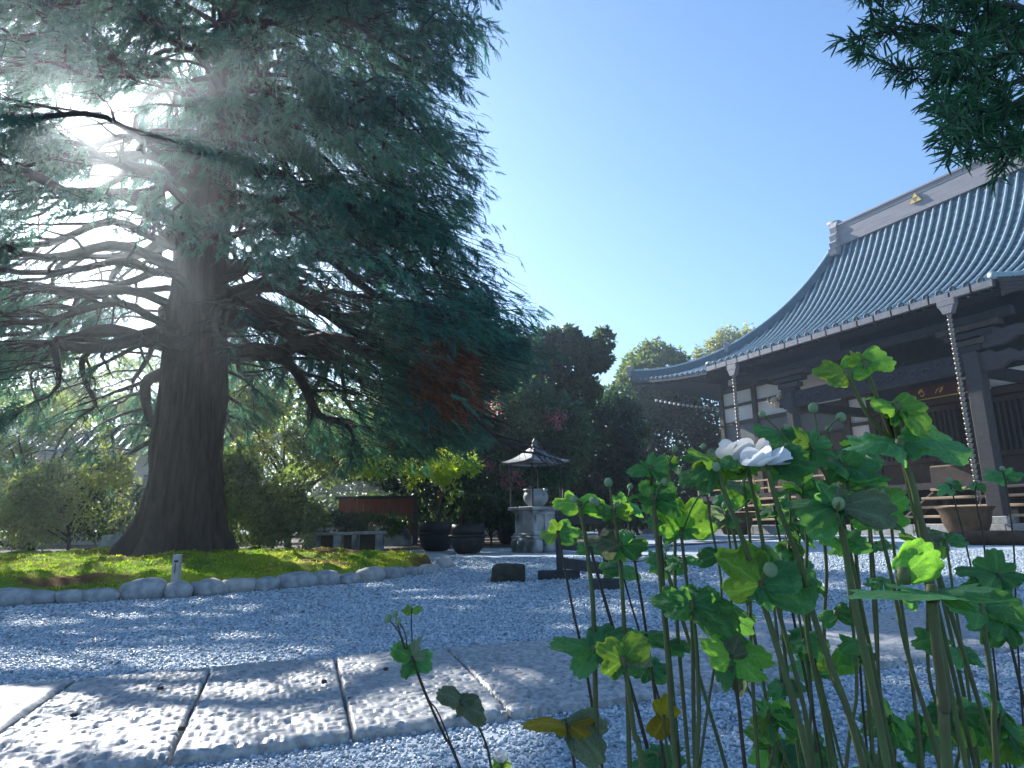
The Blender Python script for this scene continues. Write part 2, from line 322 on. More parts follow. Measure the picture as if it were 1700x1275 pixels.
# crushed stone lying over the court, one scatter
def gravel():
    def inpath(p):
        q = p - np.array(pa); along = q @ pd; nrm = np.array([-pd[1], pd[0]]); d0 = q @ nrm
        q2 = p - np.array(fa); n2 = np.array([-fd[1], fd[0]]); d1 = q2 @ n2
        return (d0 > 0.0) & (d1 < 0.0)
    P, S = [], []
    for y0, y1, dens, s0, s1 in ((1.2, 2.0, 7500, 0.0042, 0.0085), (2.0, 3.2, 6000, 0.0045, 0.0095), (3.2, 5.0, 3300, 0.006, 0.011), (5.0, 7.5, 1500, 0.008, 0.015), (7.5, 12.5, 550, 0.011, 0.020)):
        w = y1 * 0.84 + 0.2; N_ = int(dens * 2 * w * (y1 - y0)); p = np.stack([rng.uniform(-w, w, N_), rng.uniform(y0, y1, N_)], 1)
        p = p[np.abs(p[:, 0]) < p[:, 1] * 0.84 + 0.2]
        p = p[~inpath(p)]; P.append(p); S.append(rng.uniform(s0, s1, len(p)) * 0.86 * rng.choice([0.7, 1, 1.2, 1.45], len(p), p=[.3, .45, .2, .05]))
    P = np.concatenate(P); S = np.concatenate(S); n = len(P)
    me = bpy.data.meshes.new('gravel'); me.vertices.add(n)
    z = S * rng.uniform(0.1, 0.7, n)
    me.vertices.foreach_set('co', np.concatenate([P, z[:, None]], 1).astype(np.float32).ravel())
    a = me.attributes.new('scl', 'FLOAT_VECTOR', 'POINT'); a.data.foreach_set('vector', (S[:, None] * rng.uniform([.8, .6, .45], [1.35, 1.05, .85], (n, 3))).astype(np.float32).ravel())
    a = me.attributes.new('rot', 'FLOAT_VECTOR', 'POINT'); a.data.foreach_set('vector', rng.uniform([-.6, -.6, 0], [.6, .6, 6.28], (n, 3)).astype(np.float32).ravel())
    a = me.attributes.new('shade', 'FLOAT', 'POINT'); a.data.foreach_set('value', rng.beta(2.2, 2.0, n).astype(np.float32))
    o = tag(link('gravel', me), kind='stuff')
    g = bpy.data.node_groups.new('scatter', 'GeometryNodeTree')
    g.interface.new_socket('Geometry', in_out='INPUT', socket_type='NodeSocketGeometry'); g.interface.new_socket('Geometry', in_out='OUTPUT', socket_type='NodeSocketGeometry')
    N, L = g.nodes, g.links; gi = N.new('NodeGroupInput'); go = N.new('NodeGroupOutput')
    ip = N.new('GeometryNodeInstanceOnPoints'); ic = N.new('GeometryNodeMeshIcoSphere'); ic.inputs['Subdivisions'].default_value = 1
    sm = N.new('GeometryNodeSetMaterial'); sm.inputs['Material'].default_value = M['pebble']
    L.new(ic.outputs[0], sm.inputs[0]); L.new(gi.outputs[0], ip.inputs['Points']); L.new(sm.outputs[0], ip.inputs['Instance'])
    for nm, sk in (('scl', 'Scale'), ('rot', 'Rotation')):
        na = N.new('GeometryNodeInputNamedAttribute'); na.data_type = 'FLOAT_VECTOR'; na.inputs['Name'].default_value = nm
        if sk == 'Rotation':
            er = N.new('FunctionNodeEulerToRotation'); L.new(na.outputs[0], er.inputs[0]); L.new(er.outputs[0], ip.inputs[sk])
        else: L.new(na.outputs[0], ip.inputs[sk])
    L.new(ip.outputs[0], go.inputs[0])
    md = o.modifiers.new('scatter', 'NODES'); md.node_group = g
gravel()

# thin sunlit air over the whole court
hz = MB().box(-420, 420, -420, 420, -1, 26).build('haze', None); hz.data.materials.clear()
hm = bpy.data.materials.new('air'); hm.use_nodes = True; hn = hm.node_tree.nodes; hn.clear()
ho = hn.new('ShaderNodeOutputMaterial'); hv = hn.new('ShaderNodeVolumePrincipled'); hv.inputs['Color'].default_value = (0.78, 0.90, 1.0, 1)
hv.inputs['Density'].default_value = 0.0030; hv.inputs['Anisotropy'].default_value = 0.82
hm.node_tree.links.new(hv.outputs[0], ho.inputs['Volume']); hz.data.materials.append(hm); tag(hz, kind='stuff')
# ------------------------------------------------------------------ foliage tools
def frames(D, spin):
    """rotation matrices whose y axis is D, spun about it"""
    D = D / (np.linalg.norm(D, axis=1, keepdims=True) + 1e-9)
    up = np.tile([0.0, 0, 1.0], (len(D), 1)); up[np.abs(D[:, 2]) > 0.95] = [1, 0, 0]
    X = np.cross(D, up); X /= np.linalg.norm(X, axis=1, keepdims=True); Z = np.cross(X, D)
    c, s = np.cos(spin)[:, None], np.sin(spin)[:, None]
    X2 = X * c + Z * s; Z2 = np.cross(X2, D)
    return np.stack([X2, D, Z2], -1)
def stamp(tv, tt, P, Rm, S):
    """tile template verts/tris at P with rotation Rm and scale S"""
    V = np.einsum('nij,kj->nki', Rm, tv) * S[:, None, None] + P[:, None]
    n, k = len(P), len(tv)
    T = tt[None] + (np.arange(n) * k)[:, None, None]
    return V.reshape(-1, 3), T.reshape(-1, 3)
def spray_template(seed, nl=8, droop=0.35):
    r = np.random.default_rng(seed); V, T = [], []
    for i in range(nl):
        y = 0.06 + 0.9 * i / (nl - 1); z = -droop * y * y
        for sgn in ((-1, 1) if i < nl - 1 else (0,)):
            l = 0.34 * (1 - 0.55 * y) * r.uniform(0.75, 1.25)
            a = sgn * r.uniform(0.55, 1.0); b = r.uniform(-0.5, 0.25)
            tip = np.array([math.sin(a) * l, y + math.cos(a) * l, z + b * l - 0.12 * l]); w = 0.045
            k = len(V); V += [(-w * (1 if sgn else 1), y - w, z), (w, y + w, z), tuple(tip)]; T.append((k, k + 1, k + 2))
    return np.array(V, float), np.array(T)
def leaf_template():
    """one pointed leaf, two folded halves"""
    V = np.array([(0, 0, 0), (-0.28, 0.42, 0.06), (0, 1, -0.05), (0.28, 0.42, 0.06)], float)
    return V, np.array([(0, 2, 1), (0, 3, 2)])
LEAF = leaf_template()
def clumpy(P, f, seed, a, b):
    n = fbm(P, f, 3, seed); n = np.clip((n - 0.3) / 0.4, 0, 1)[:, None]
    return np.array(a) * (1 - n) + np.array(b) * n
def branch_path(p0, d, L, n, wob, sag):
    d = np.array(d, float); d /= np.linalg.norm(d); p = np.array(p0, float); out = [p.copy()]; w = np.zeros(3)
    for i in range(n):
        w = 0.6 * w + np.array([random.gauss(0, wob), random.gauss(0, wob), random.gauss(0, wob * 0.7)])
        dd = d + w + np.array([0, 0, -sag * (i + 1) / n]); dd /= np.linalg.norm(dd)
        p = p + dd * L / n; out.append(p.copy())
    return out

# ------------------------------------------------------------------ the great conifer
TB = np.array([-5.85, 11.5, 0.0])
TREE = thing('conifer_tree', 'huge old conifer with fluted trunk rising from the moss bed', 'tree', TB)
def trunk_r(z): return float(np.interp(z, [0, .25, .7, 1.3, 2.7, 4.5, 8, 12, 16, 18.5], [1.02, .93, .80, .70, .60, .53, .42, .28, .13, .03]))
def trunk_c(z): return np.array([0.02 * z + 0.05 * math.sin(z * .8), 0.04 * math.sin(z * .6 + 1), z])
nz, na = 110, 200
G = np.zeros((nz, na + 1, 3))
for i in range(nz):
    z = 18.5 * (i / (nz - 1)) ** 1.7
    th = np.linspace(0, 2 * math.pi, na + 1); th[-1] = 0
    fl = math.exp(-z / 0.75); tw = th + 0.10 * z
    q = np.stack([np.cos(tw) * 2.0, np.sin(tw) * 2.0, np.full(na + 1, z * 0.25)], 1)
    rid = np.abs(2 * fbm(q, 2.0, 3, 11) - 1); fine = np.abs(2 * vnoise(q * [6, 6, 1.0], 1, 3) - 1)
    root = 0.42 * fl * np.clip(np.sin(tw * 7 + 0.8 * np.sin(tw * 2)) * 0.8 + 0.5 * np.sin(tw * 3 + 1), -0.6, 1.3)
    r = trunk_r(z) * (1 - 0.26 * (1 - rid) ** 2 * (0.4 + 0.6 * math.exp(-z / 4)) + 0.10 * rid + root) - 0.075 * fine * (1 if z < 9 else .4)
    c = trunk_c(z); G[i, :, 0] = c[0] + r * np.cos(th); G[i, :, 1] = c[1] + r * np.sin(th); G[i, :, 2] = z - 0.05 + fl * 0.02
MB().grid(G).build('trunk', M['bark'], TREE, smooth=True)
CAMAZ = math.atan2(-TB[1], -TB[0])
# openings in the crown: where the photographed court, moss and flowers catch the sun
LIGHT = [(_C, .15)] + [(gnd(x, y), r * 1.75) for x, y, r in ((200, 1195, .26), (430, 1165, .30), (520, 1110, .22), (110, 1075, .34), (250, 1060, .30), (420, 1015, .34), (520, 1060, .22), (640, 1130, .18), (20, 1180, .16),
    (720, 1000, .28), (640, 985, .14), (830, 940, .28), (790, 1030, .2), (980, 1010, .3), (1150, 960, .4), (1400, 935, .7), (1600, 930, .9), (1250, 1060, .3), (180, 965, .35), (80, 975, .3), (420, 945, .22), (600, 935, .2), (500, 960, .2), (345, 970, .25), (880, 1130, .16), (1000, 1060, .25))] + [
    (dep(x, y, Y), r) for x, y, Y, r in ((1430, 640, .62, .3), (1250, 770, .73, .25), (1130, 830, .85, .25), (1510, 930, .52, .05), (1240, 960, .72, .05), (1400, 850, .63, .05), (1040, 1090, .78, .15), (970, 850, .95, .05), (1220, 1090, .78, .15), (1340, 730, .78, .05), (1620, 1000, .6, .04))]
def conifer():
    br = MB(); SP, SD, SS = [], [], []
    NL = 140
    for i in range(NL):
        u0 = (i + 0.5) / NL; z0 = 3.5 + 13.8 * u0 ** 1.12; az = i * 2.39996 + U(-.35, .35)
        zt = z0
        R = float(np.interp(zt, [2.5, 3.5, 5, 6.5, 8.5, 11, 14, 17.5], [5.8, 6.2, 6.4, 5.7, 5.4, 5.2, 4.0, 0.7])) * U(0.80, 1.05)
        face = math.cos(az - CAMAZ)
        if face > 0.55: R *= 0.74
        drop = float(np.interp(z0, [3.4, 5, 8, 14], [0.20, 0.16, 0.10, 0.0])) + U(-.06, .06)
        d = np.array([math.cos(az), math.sin(az), 0.0]); side = np.array([-d[1], d[0], 0])
        c = trunk_c(z0); n = 18; pts = []; ph, ph2, am = U(0, 6), U(0, 6), U(.22, .44)
        for k in range(n + 1):
            u = k / n
            pts.append(c + d * R * u + side * am * R * 0.45 * (math.sin(ph + u * 5.5) + .45 * math.sin(ph2 + u * 13)) * u + np.array([0, 0, R * (0.22 * math.sin(min(u * 2.2, 1) * math.pi * 0.5) * (1 - u) - drop * u * 1.5 + 0.05 * math.sin(ph2 + u * 8) * u + .022 * math.sin(ph + u * 17) * min(1, u * 4))]))
        r0 = 0.105 * (trunk_r(z0) / 0.55) ** 0.8 * random.choice((.55, .7, .8, 1.0, 1.35))
        br.tube(pts, [r0 * (1 - k / n) ** 0.8 + 0.012 for k in range(n + 1)], 6, False)
        ns = int(6 + R * 2.0)
        for s in range(ns):
            u = 0.26 + 0.74 * (s + U(0, 1)) / ns; k = min(int(u * n), n - 1); p = pts[k] + (pts[k + 1] - pts[k]) * (u * n - k)
            sg = 1 if s % 2 else -1; a = az + sg * U(.5, 1.15) * (1 - 0.45 * u)
            L = (0.45 + 1.25 * (1 - u) ** 0.6 * (u > .2)) * U(.7, 1.15) * (0.55 + R / 11)
            sp = branch_path(p, (math.cos(a), math.sin(a), U(-.25, .25)), L, 7, .16, .45)
            rb = r0 * 0.42 * (1 - u) + 0.013; br.tube(sp, [rb * (1 - j / 7) + 0.005 for j in range(8)], 4, False)
            if u < 0.34: dens = 0.55
            else: dens = 1.0
            nt = int((3 + L * 4.2) * dens + .5)
            for t in range(int(nt * 1.12 + .5)):
                v = 0.22 + 0.78 * (t + U(0, 1)) / max(nt, 1); j = min(int(v * 7), 6); q = sp[j] + (sp[j + 1] - sp[j]) * (v * 7 - j)
                a2 = a + U(-1.2, 1.2); tl = U(.25, .60)
                tp = branch_path(q, (math.cos(a2), math.sin(a2), U(-.35, .2)), tl, 4, .12, 0.95)
                br.tube([tp[0], tp[4]], [.008, .003], 3, False)
                m_ = 7
                for w in range(m_):
                    x = (w + 0.5) / m_ * 4; jj = min(int(x), 3); pp = tp[jj] + (tp[jj + 1] - tp[jj]) * (x - jj)
                    dd = tp[jj + 1] - tp[jj]; dd = dd / np.linalg.norm(dd)
                    SP.append(pp); SD.append(dd + np.array([U(-.9, .9), U(-.9, .9), U(-1.0, .15)])); SS.append(U(.15, .33))
    br.build('branches', M['branch'], TREE, smooth=True)
    n = 16000; low = rng.uniform(0, 1, n) < .30; z = np.where(low, rng.uniform(2.7, 5.2, n), rng.uniform(2.5, 15, n)); az = np.where(low, rng.uniform(-1.3, .9, n), rng.uniform(0, 2 * math.pi, n))
    Rz = np.interp(z, [2.3, 3.2, 5, 6.5, 8.5, 11, 14, 15], [5.4, 6.2, 6.5, 5.7, 5.35, 5.1, 4.1, 3.3]) * (0.84 + .28 * fbm(np.stack([np.cos(az) * 3, np.sin(az) * 3, z * 1.1], 1), 1, 3, 77))
    rr = Rz * np.where(low, rng.uniform(.36, .92, n), rng.uniform(.30, 1.0, n)) ** .5; P = np.stack([rr * np.cos(az), rr * np.sin(az), z - .10 * rr], 1)
    right = np.clip(.5 + .5 * np.cos(az + .15), 0, 1); g = fbm(P * [1, 1, 1.5], .62, 3, 91)
    k = (g > .54 - .13 * right - .05 * (right > .6) * (z < 6) - .06 * low + rng.uniform(-.03, .03, n)) & ~((np.cos(az - CAMAZ) > .6) & (z > 4.6) & (rr > 3.6))
    P, az = P[k], az[k]; ok = np.ones(len(P), bool)
    for p, rad in LIGHT:
        o = P + TB - p; tt = o @ SUNDIR; ok &= np.linalg.norm(o - tt[:, None] * SUNDIR, axis=1) > 0.3 + rad * 1.05
    P, az = P[ok][:3900], az[ok][:3900]; tw = MB()
    for p, a in zip(P, az):
        d = np.array([math.cos(a), math.sin(a), -.25]); q = p - d * U(.5, .9) + np.array([U(-.25, .25), U(-.25, .25), U(.0, .25)])
        tw.tube([q, p + d * .2], [.010, .003], 3, False)
        for j in range(8):
            f = U(-.4, .14); SP.append(p + d * f + np.array([random.gauss(0, .09), random.gauss(0, .09), random.gauss(-.04, .08)]))
            SD.append(d + np.array([U(-.8, .8), U(-.8, .8), U(-.95, .1)])); SS.append(U(.15, .32))
    tw.build('twigs', M['branch'], TREE)
    SP, SD, SS = np.array(SP), np.array(SD), np.array(SS)
    # sprays cut away along the sun's line so light reaches each chosen spot
    keep = np.ones(len(SP), bool); WP = SP + TB; wob = fbm(WP, 1.6, 3, 41) + rng.uniform(-.12, .12, len(SP))
    for p, rad in LIGHT:
        o = WP - p; tt = o @ SUNDIR; off = np.linalg.norm(o - tt[:, None] * SUNDIR, axis=1); keep &= off > 0.23 + rad * (0.3 + 1.5 * wob)
    keep &= ~((SP[:, 0] > 5.3) & (SP[:, 2] < 3.3))
    gapn = fbm(WP, 0.75, 3, 55); side = np.clip((-SP[:, 0] + 1.0) / 4, 0, 1) * np.clip((SP[:, 2] - 3) / 2, 0, 1); keep &= gapn > 0.33 + 0.07 * side + rng.uniform(-.05, .05, len(SP))
    SP, SD, SS = SP[keep], SD[keep], SS[keep]
    idx = rng.integers(0, 4, len(SP)); Vs, Ts, Cs = [], [], []; base = 0
    dead = np.linalg.norm((SP - np.array([4.9, -1.5, 2.75])) * [1, .5, 1], axis=1) < 0.75
    for t in range(4):
        tv, tr = spray_template(t + 1); s = idx == t; P = SP[s]
        V, T = stamp(tv, tr, P, frames(SD[s], rng.uniform(-1.5, 1.5, s.sum())), SS[s])
        c = clumpy(P, 0.9, 3, (0.034, 0.105, 0.10), (0.085, 0.20, 0.14)) * rng.uniform(.75, 1.25, (len(P), 1))
        c[dead[s]] = np.array([0.17, 0.07, 0.045]) * rng.uniform(.7, 1.3, (dead[s].sum(), 1))
        Vs.append(V); Ts.append(T + base); base += len(V); Cs.append(np.repeat(c, len(tr), 0))
    trimesh('crown', np.concatenate(Vs), np.concatenate(Ts), M['crown'], TREE, np.concatenate(Cs))
    print('conifer sprays', len(SP))
conifer()

# ------------------------------------------------------------------ broadleaf trees and shrubs
def tree(name, label, cat, loc, blobs, nleaf, lsize, c0, c1, trunk=None, group=None, seed=0, gaps=0.42, gf=1.1, flowers=None, shell=0.55, droop=0.2, limbs=7):
    """blobs: (dx,dy,z,rx,ry,rz) ellipsoids relative to loc. Leaves lie through the volume, denser to the outside, with gaps."""
    r = np.random.default_rng(seed + 100); root = thing(name, label, cat, (loc[0], loc[1], 0), group=group)
    vol = np.array([b[3] * b[4] * b[5] for b in blobs]) ** 0.75; P, D = [], []
    for b, w in zip(blobs, vol / vol.sum()):
        n = int(nleaf * w * 1.9); d = r.normal(size=(n, 3)); d /= np.linalg.norm(d, axis=1, keepdims=True)
        rad = r.uniform(shell ** 3, 1.0, n) ** (1 / 3) * (0.55 + 0.9 * fbm(d * 2.2 + b[0], 1.3, 4, seed + 5))
        p = d * rad[:, None] * [b[3], b[4], b[5]] + [b[0], b[1], b[2]]
        P.append(p); D.append(d)
    P = np.concatenate(P); D = np.concatenate(D)
    keep = (fbm(P, gf, 3, seed) > gaps + r.uniform(-.07, .07, len(P))) & (P[:, 2] > 0.03); P, D = P[keep], D[keep]
    if len(P) > nleaf: s = r.permutation(len(P))[:nleaf]; P, D = P[s], D[s]
    dirn = D * 0.6 + r.normal(size=D.shape) * 0.8 + [0, 0, -droop]
    V, T = stamp(LEAF[0], LEAF[1], P, frames(dirn, r.uniform(-1.3, 1.3, len(P))), lsize * r.uniform(.65, 1.35, len(P)))
    c = clumpy(P, gf * 0.8, seed + 9, c0, c1) * r.uniform(.7, 1.3, (len(P), 1))
    trimesh('crown', V, T, M['leaf'], root, np.repeat(c, 2, 0))
    mb = MB(); th, tr_ = trunk or (blobs[0][2] * 0.6, 0.06)
    top = np.array([blobs[0][0] * .4, blobs[0][1] * .4, th]); tp = branch_path((0, 0, -0.05), top, th, 6, .07, 0)
    mb.tube(tp, [tr_ * (1.25 - .6 * k / 6) for k in range(7)], 7, False)
    for k in range(limbs):
        b = blobs[k % len(blobs)]; s = tp[3 + k % 4]; e = np.array([b[0] + r.uniform(-.6, .6) * b[3], b[1] + r.uniform(-.6, .6) * b[4], b[2] + r.uniform(-.3, .6) * b[5]])
        lp = branch_path(s, e - s, np.linalg.norm(e - s), 6, .12, 0); mb.tube(lp, [tr_ * .5 * (1 - k2 / 6.5) + .004 for k2 in range(7)], 5, False)
    mb.build('trunk', M['branch'], root, smooth=True)
    if flowers:
        nf, fs, fc = flowers; q = P[r.permutation(len(P))[:400]]; q = q[np.argsort(q[:, 1])][:nf * 2]; q = q[r.permutation(len(q))[:nf]]
        FP = np.repeat(q, 60, 0) + r.normal(size=(len(q) * 60, 3)) * fs
        V, T = stamp(LEAF[0], LEAF[1], FP, frames(r.normal(size=FP.shape), r.uniform(-1, 1, len(FP))), np.full(len(FP), fs * 0.75))
        tag(trimesh('blossom', V, T, M['leaf'], root, np.array(fc) * r.uniform(.7, 1.2, (len(T), 1))), kind='stuff')
    return root
def W(x, y, Y): return dep(x, y, Y)
def blob(x, y, Y, rx, ry, base, rd=None):
    """ellipsoid given as it is seen: centre pixel, distance, radii in pixels -> metres relative to base"""
    p = dep(x, y, Y); k = Y / FPX; return (p[0] - base[0], p[1] - base[1], p[2], rx * k, (rd or (rx * 0.8)) * k, ry * k)
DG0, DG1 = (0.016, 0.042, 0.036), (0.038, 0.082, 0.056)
def px_tree(name, label, cat, bx, Y, bl, nleaf, lsize, c0, c1, **kw):
    base = dep(bx, 880, Y); base[2] = 0
    return tree(name, label, cat, base, [blob(x, y, Y + dy, rx, ry, base) for x, y, rx, ry, dy in bl], nleaf, lsize, c0, c1, **kw)
TREESG = 'trees behind the court'
px_tree('evergreen_tree', 'dark layered evergreen standing against the open sky beyond the lantern', 'tree', 930, 26, [(935, 562, 30, 20, 0), (965, 580, 34, 18, 0), (1002, 566, 18, 22, 0), (985, 598, 34, 18, 0), (900, 590, 46, 40, 0), (935, 610, 50, 30, 0), (890, 650, 60, 40, 0), (950, 650, 50, 26, 0)], 20000, 0.22, (0.02, 0.042, 0.022), (0.05, 0.085, 0.03), trunk=(5, .16), seed=1, gaps=.44, group=TREESG)
px_tree('clipped_tree', 'round clipped tree with sunlit yellow green top beyond the hall eave', 'tree', 1095, 46, [(1092, 640, 66, 68, 0), (1050, 690, 40, 60, 0)], 15000, 0.34, (0.06, 0.10, 0.03), (0.15, 0.19, 0.05), trunk=(6, .2), seed=2, gaps=.25, shell=.8, group=TREESG)
px_tree('yellow_tree', 'loose yellowish tree showing over the hall roof', 'tree', 1205, 62, [(1215, 574, 40, 32, 0), (1180, 592, 32, 26, 0), (1265, 590, 60, 50, 0)], 12000, 0.3, (0.13, 0.16, 0.05), (0.22, 0.22, 0.06), trunk=(9, .2), seed=3, gaps=.44, group=TREESG)
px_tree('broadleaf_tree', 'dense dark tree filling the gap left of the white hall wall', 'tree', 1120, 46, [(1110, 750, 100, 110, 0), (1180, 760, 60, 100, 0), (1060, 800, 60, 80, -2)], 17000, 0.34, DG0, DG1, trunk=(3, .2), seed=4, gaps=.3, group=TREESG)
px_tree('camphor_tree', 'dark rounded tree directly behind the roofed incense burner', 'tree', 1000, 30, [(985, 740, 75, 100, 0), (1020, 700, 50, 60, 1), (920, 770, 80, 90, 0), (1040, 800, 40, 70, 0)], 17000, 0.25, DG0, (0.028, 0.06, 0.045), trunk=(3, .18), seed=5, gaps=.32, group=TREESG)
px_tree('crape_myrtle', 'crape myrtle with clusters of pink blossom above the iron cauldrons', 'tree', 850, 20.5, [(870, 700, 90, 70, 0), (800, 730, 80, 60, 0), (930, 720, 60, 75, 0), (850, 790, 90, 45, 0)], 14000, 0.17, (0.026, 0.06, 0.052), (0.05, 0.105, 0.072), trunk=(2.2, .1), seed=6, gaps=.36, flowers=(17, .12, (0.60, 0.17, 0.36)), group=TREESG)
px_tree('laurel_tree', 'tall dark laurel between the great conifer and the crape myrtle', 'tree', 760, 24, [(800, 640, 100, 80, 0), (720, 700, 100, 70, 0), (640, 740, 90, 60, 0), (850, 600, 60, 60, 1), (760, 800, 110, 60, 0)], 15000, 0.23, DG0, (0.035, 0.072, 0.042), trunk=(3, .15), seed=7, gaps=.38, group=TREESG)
px_tree('maple_tree', 'small maple with bright yellow green leaves beside the red board wall', 'tree', 735, 17.5, [(705, 795, 42, 17, 0), (735, 770, 60, 25, 0), (745, 815, 22, 22, 0), (640, 775, 50, 16, 0)], 2600, 0.13, (0.20, 0.30, 0.04), (0.36, 0.42, 0.06), trunk=(1.6, .05), seed=8, gaps=.46)
px_tree('privet_shrub', 'sunlit shrub with bright flecks under the crooked tree left of the trunk', 'shrub', 120, 15, [(120, 820, 90, 60, 0), (60, 850, 70, 50, 0), (170, 780, 45, 45, 0)], 9000, 0.11, (0.17, 0.21, 0.11), (0.33, 0.36, 0.21), trunk=(.8, .04), seed=9, gaps=.50, shell=.3)  # light leaf tint stands in for flecks of sun
px_tree('crooked_tree', 'small garden tree with crooked dark limb at the left edge', 'tree', 55, 16.5, [(60, 700, 90, 50, 0), (-20, 760, 70, 60, 0), (130, 730, 60, 40, 0)], 7000, 0.12, (0.13, 0.18, 0.09), (0.27, 0.32, 0.17), trunk=(1.6, .13), seed=10, gaps=.51, shell=.3)
px_tree('bamboo_shrub', 'feathery green shrub right of the great trunk', 'shrub', 430, 14.5, [(430, 850, 70, 55, 0), (500, 830, 60, 50, 0), (390, 800, 40, 60, 0)], 9000, 0.11, (0.07, 0.12, 0.05), (0.16, 0.22, 0.08), trunk=(.7, .03), seed=11, gaps=.42, shell=.4)
px_tree('ginkgo_sapling', 'young tree with a few golden leaves right of the great trunk', 'tree', 425, 17, [(420, 745, 40, 22, 0), (450, 760, 40, 40, 0)], 420, 0.10, (0.35, 0.30, 0.02), (0.45, 0.38, 0.03), trunk=(1.6, .04), seed=12, gaps=.46)
px_tree('garden_tree', 'airy backlit tree behind the shrubs right of the great trunk', 'tree', 480, 21, [(480, 700, 120, 70, 0), (560, 740, 90, 60, 0), (420, 650, 80, 60, 0), (610, 690, 70, 50, 1)], 15000, 0.15, (0.10, 0.15, 0.06), (0.22, 0.28, 0.11), trunk=(2.2, .1), seed=13, gaps=.46, shell=.3)
px_tree('pale_tree', 'hazy backlit tree seen under the conifer boughs left of the trunk', 'tree', 190, 23, [(180, 640, 110, 60, 0), (60, 620, 110, 60, 0), (250, 690, 60, 60, 0)], 10000, 0.16, (0.10, 0.15, 0.09), (0.20, 0.26, 0.14), trunk=(2.6, .11), seed=14, gaps=.55, shell=.3)
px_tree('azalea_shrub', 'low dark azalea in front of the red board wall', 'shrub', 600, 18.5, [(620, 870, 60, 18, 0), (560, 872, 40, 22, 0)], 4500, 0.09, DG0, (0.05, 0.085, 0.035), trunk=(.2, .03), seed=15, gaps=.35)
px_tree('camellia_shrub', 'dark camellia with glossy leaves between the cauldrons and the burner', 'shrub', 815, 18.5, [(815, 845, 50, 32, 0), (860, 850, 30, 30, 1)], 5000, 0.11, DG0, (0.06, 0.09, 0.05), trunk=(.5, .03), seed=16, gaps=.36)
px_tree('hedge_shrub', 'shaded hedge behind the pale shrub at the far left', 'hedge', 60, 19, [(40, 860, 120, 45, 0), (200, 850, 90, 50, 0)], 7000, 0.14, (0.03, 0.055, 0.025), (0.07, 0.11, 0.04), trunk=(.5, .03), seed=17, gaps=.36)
far = []
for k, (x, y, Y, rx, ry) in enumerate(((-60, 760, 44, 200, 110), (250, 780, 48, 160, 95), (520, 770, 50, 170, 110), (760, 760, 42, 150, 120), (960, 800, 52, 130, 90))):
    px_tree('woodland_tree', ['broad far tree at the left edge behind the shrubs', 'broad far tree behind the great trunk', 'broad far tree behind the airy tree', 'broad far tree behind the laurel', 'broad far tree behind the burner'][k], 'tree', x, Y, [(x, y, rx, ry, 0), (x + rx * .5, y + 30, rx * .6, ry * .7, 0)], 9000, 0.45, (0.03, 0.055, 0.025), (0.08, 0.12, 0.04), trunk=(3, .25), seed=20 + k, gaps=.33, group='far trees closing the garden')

sp_ = [(-1.3, 10.2), (-2.6, 12.5), (-5.6, 14.2), (-4.9, 15.6), (-4.2, 17.0), (-1.5, 17.6), (2.4, 18.2), (4.5, 24), (4, 42), (-60, 42), (-60, 5.4), (-9, 5.2), (-11, 9), (-8, 14)]
M['soil'] = mat('garden_soil', (0.12, 0.09, 0.06), (0.05, 0.042, 0.034), scale=5, rough=1.0, bump=0.03, bscale=14)
tag(MB().add([(-150, 5.4, .008), (-10.5, 5.4, .008), (-10.5, 14.6, .008), (-4.6, 17.0, .008), (2.4, 18.2, .008), (9, 150, .008), (-150, 150, .008)], [(0, 1, 2), (0, 2, 6), (2, 3, 6), (3, 4, 6), (4, 5, 6)]).build('garden_soil', M['soil']), kind='structure')
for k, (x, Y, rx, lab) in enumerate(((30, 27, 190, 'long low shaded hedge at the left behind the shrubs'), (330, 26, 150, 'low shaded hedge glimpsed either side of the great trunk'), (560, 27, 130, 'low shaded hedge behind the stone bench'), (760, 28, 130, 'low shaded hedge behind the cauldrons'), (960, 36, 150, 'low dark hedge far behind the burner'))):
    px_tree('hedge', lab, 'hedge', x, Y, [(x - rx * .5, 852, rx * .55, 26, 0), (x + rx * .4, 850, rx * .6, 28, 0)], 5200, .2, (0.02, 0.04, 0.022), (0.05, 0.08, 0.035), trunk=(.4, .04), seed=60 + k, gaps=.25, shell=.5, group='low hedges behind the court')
# ------------------------------------------------------------------ moss bed and edging
edge_px = [(-160, 1030), (-60, 1018), (0, 1008), (75, 1003), (120, 1002), (200, 998), (240, 996), (330, 993), (400, 985), (470, 977), (540, 971), (600, 966), (660, 959), (710, 950), (745, 941)]
EDGE = [gnd(p[0], p[1] - 8)[:2] for p in edge_px]
BACK = [np.array(p) for p in ((-1.2, 10.4), (-2.0, 11.8), (-3.6, 13.2), (-5.4, 14.6), (-8.2, 15.0), (-11, 14.0), (-12, 9.0), (-9.5, 5.2))]
def inpoly(P, poly):
    x, y = P[:, 0], P[:, 1]; c = np.zeros(len(P), bool); j = len(poly) - 1
    for i in range(len(poly)):
        xi, yi = poly[i]; xj, yj = poly[j]
        with np.errstate(divide='ignore', invalid='ignore'):
            c ^= ((yi > y) != (yj > y)) & (x < (xj - xi) * (y - yi) / (yj - yi + 1e-12) + xi)
        j = i
    return c
MPOLY = EDGE + BACK
def edgedist(P):
    d = np.full(len(P), 9.0)
    for a, b in zip(MPOLY, MPOLY[1:] + MPOLY[:1]):
        e = b - a; t = np.clip(((P - a) @ e) / (e @ e), 0, 1); d = np.minimum(d, np.linalg.norm(P - a - t[:, None] * e, axis=1))
    return d
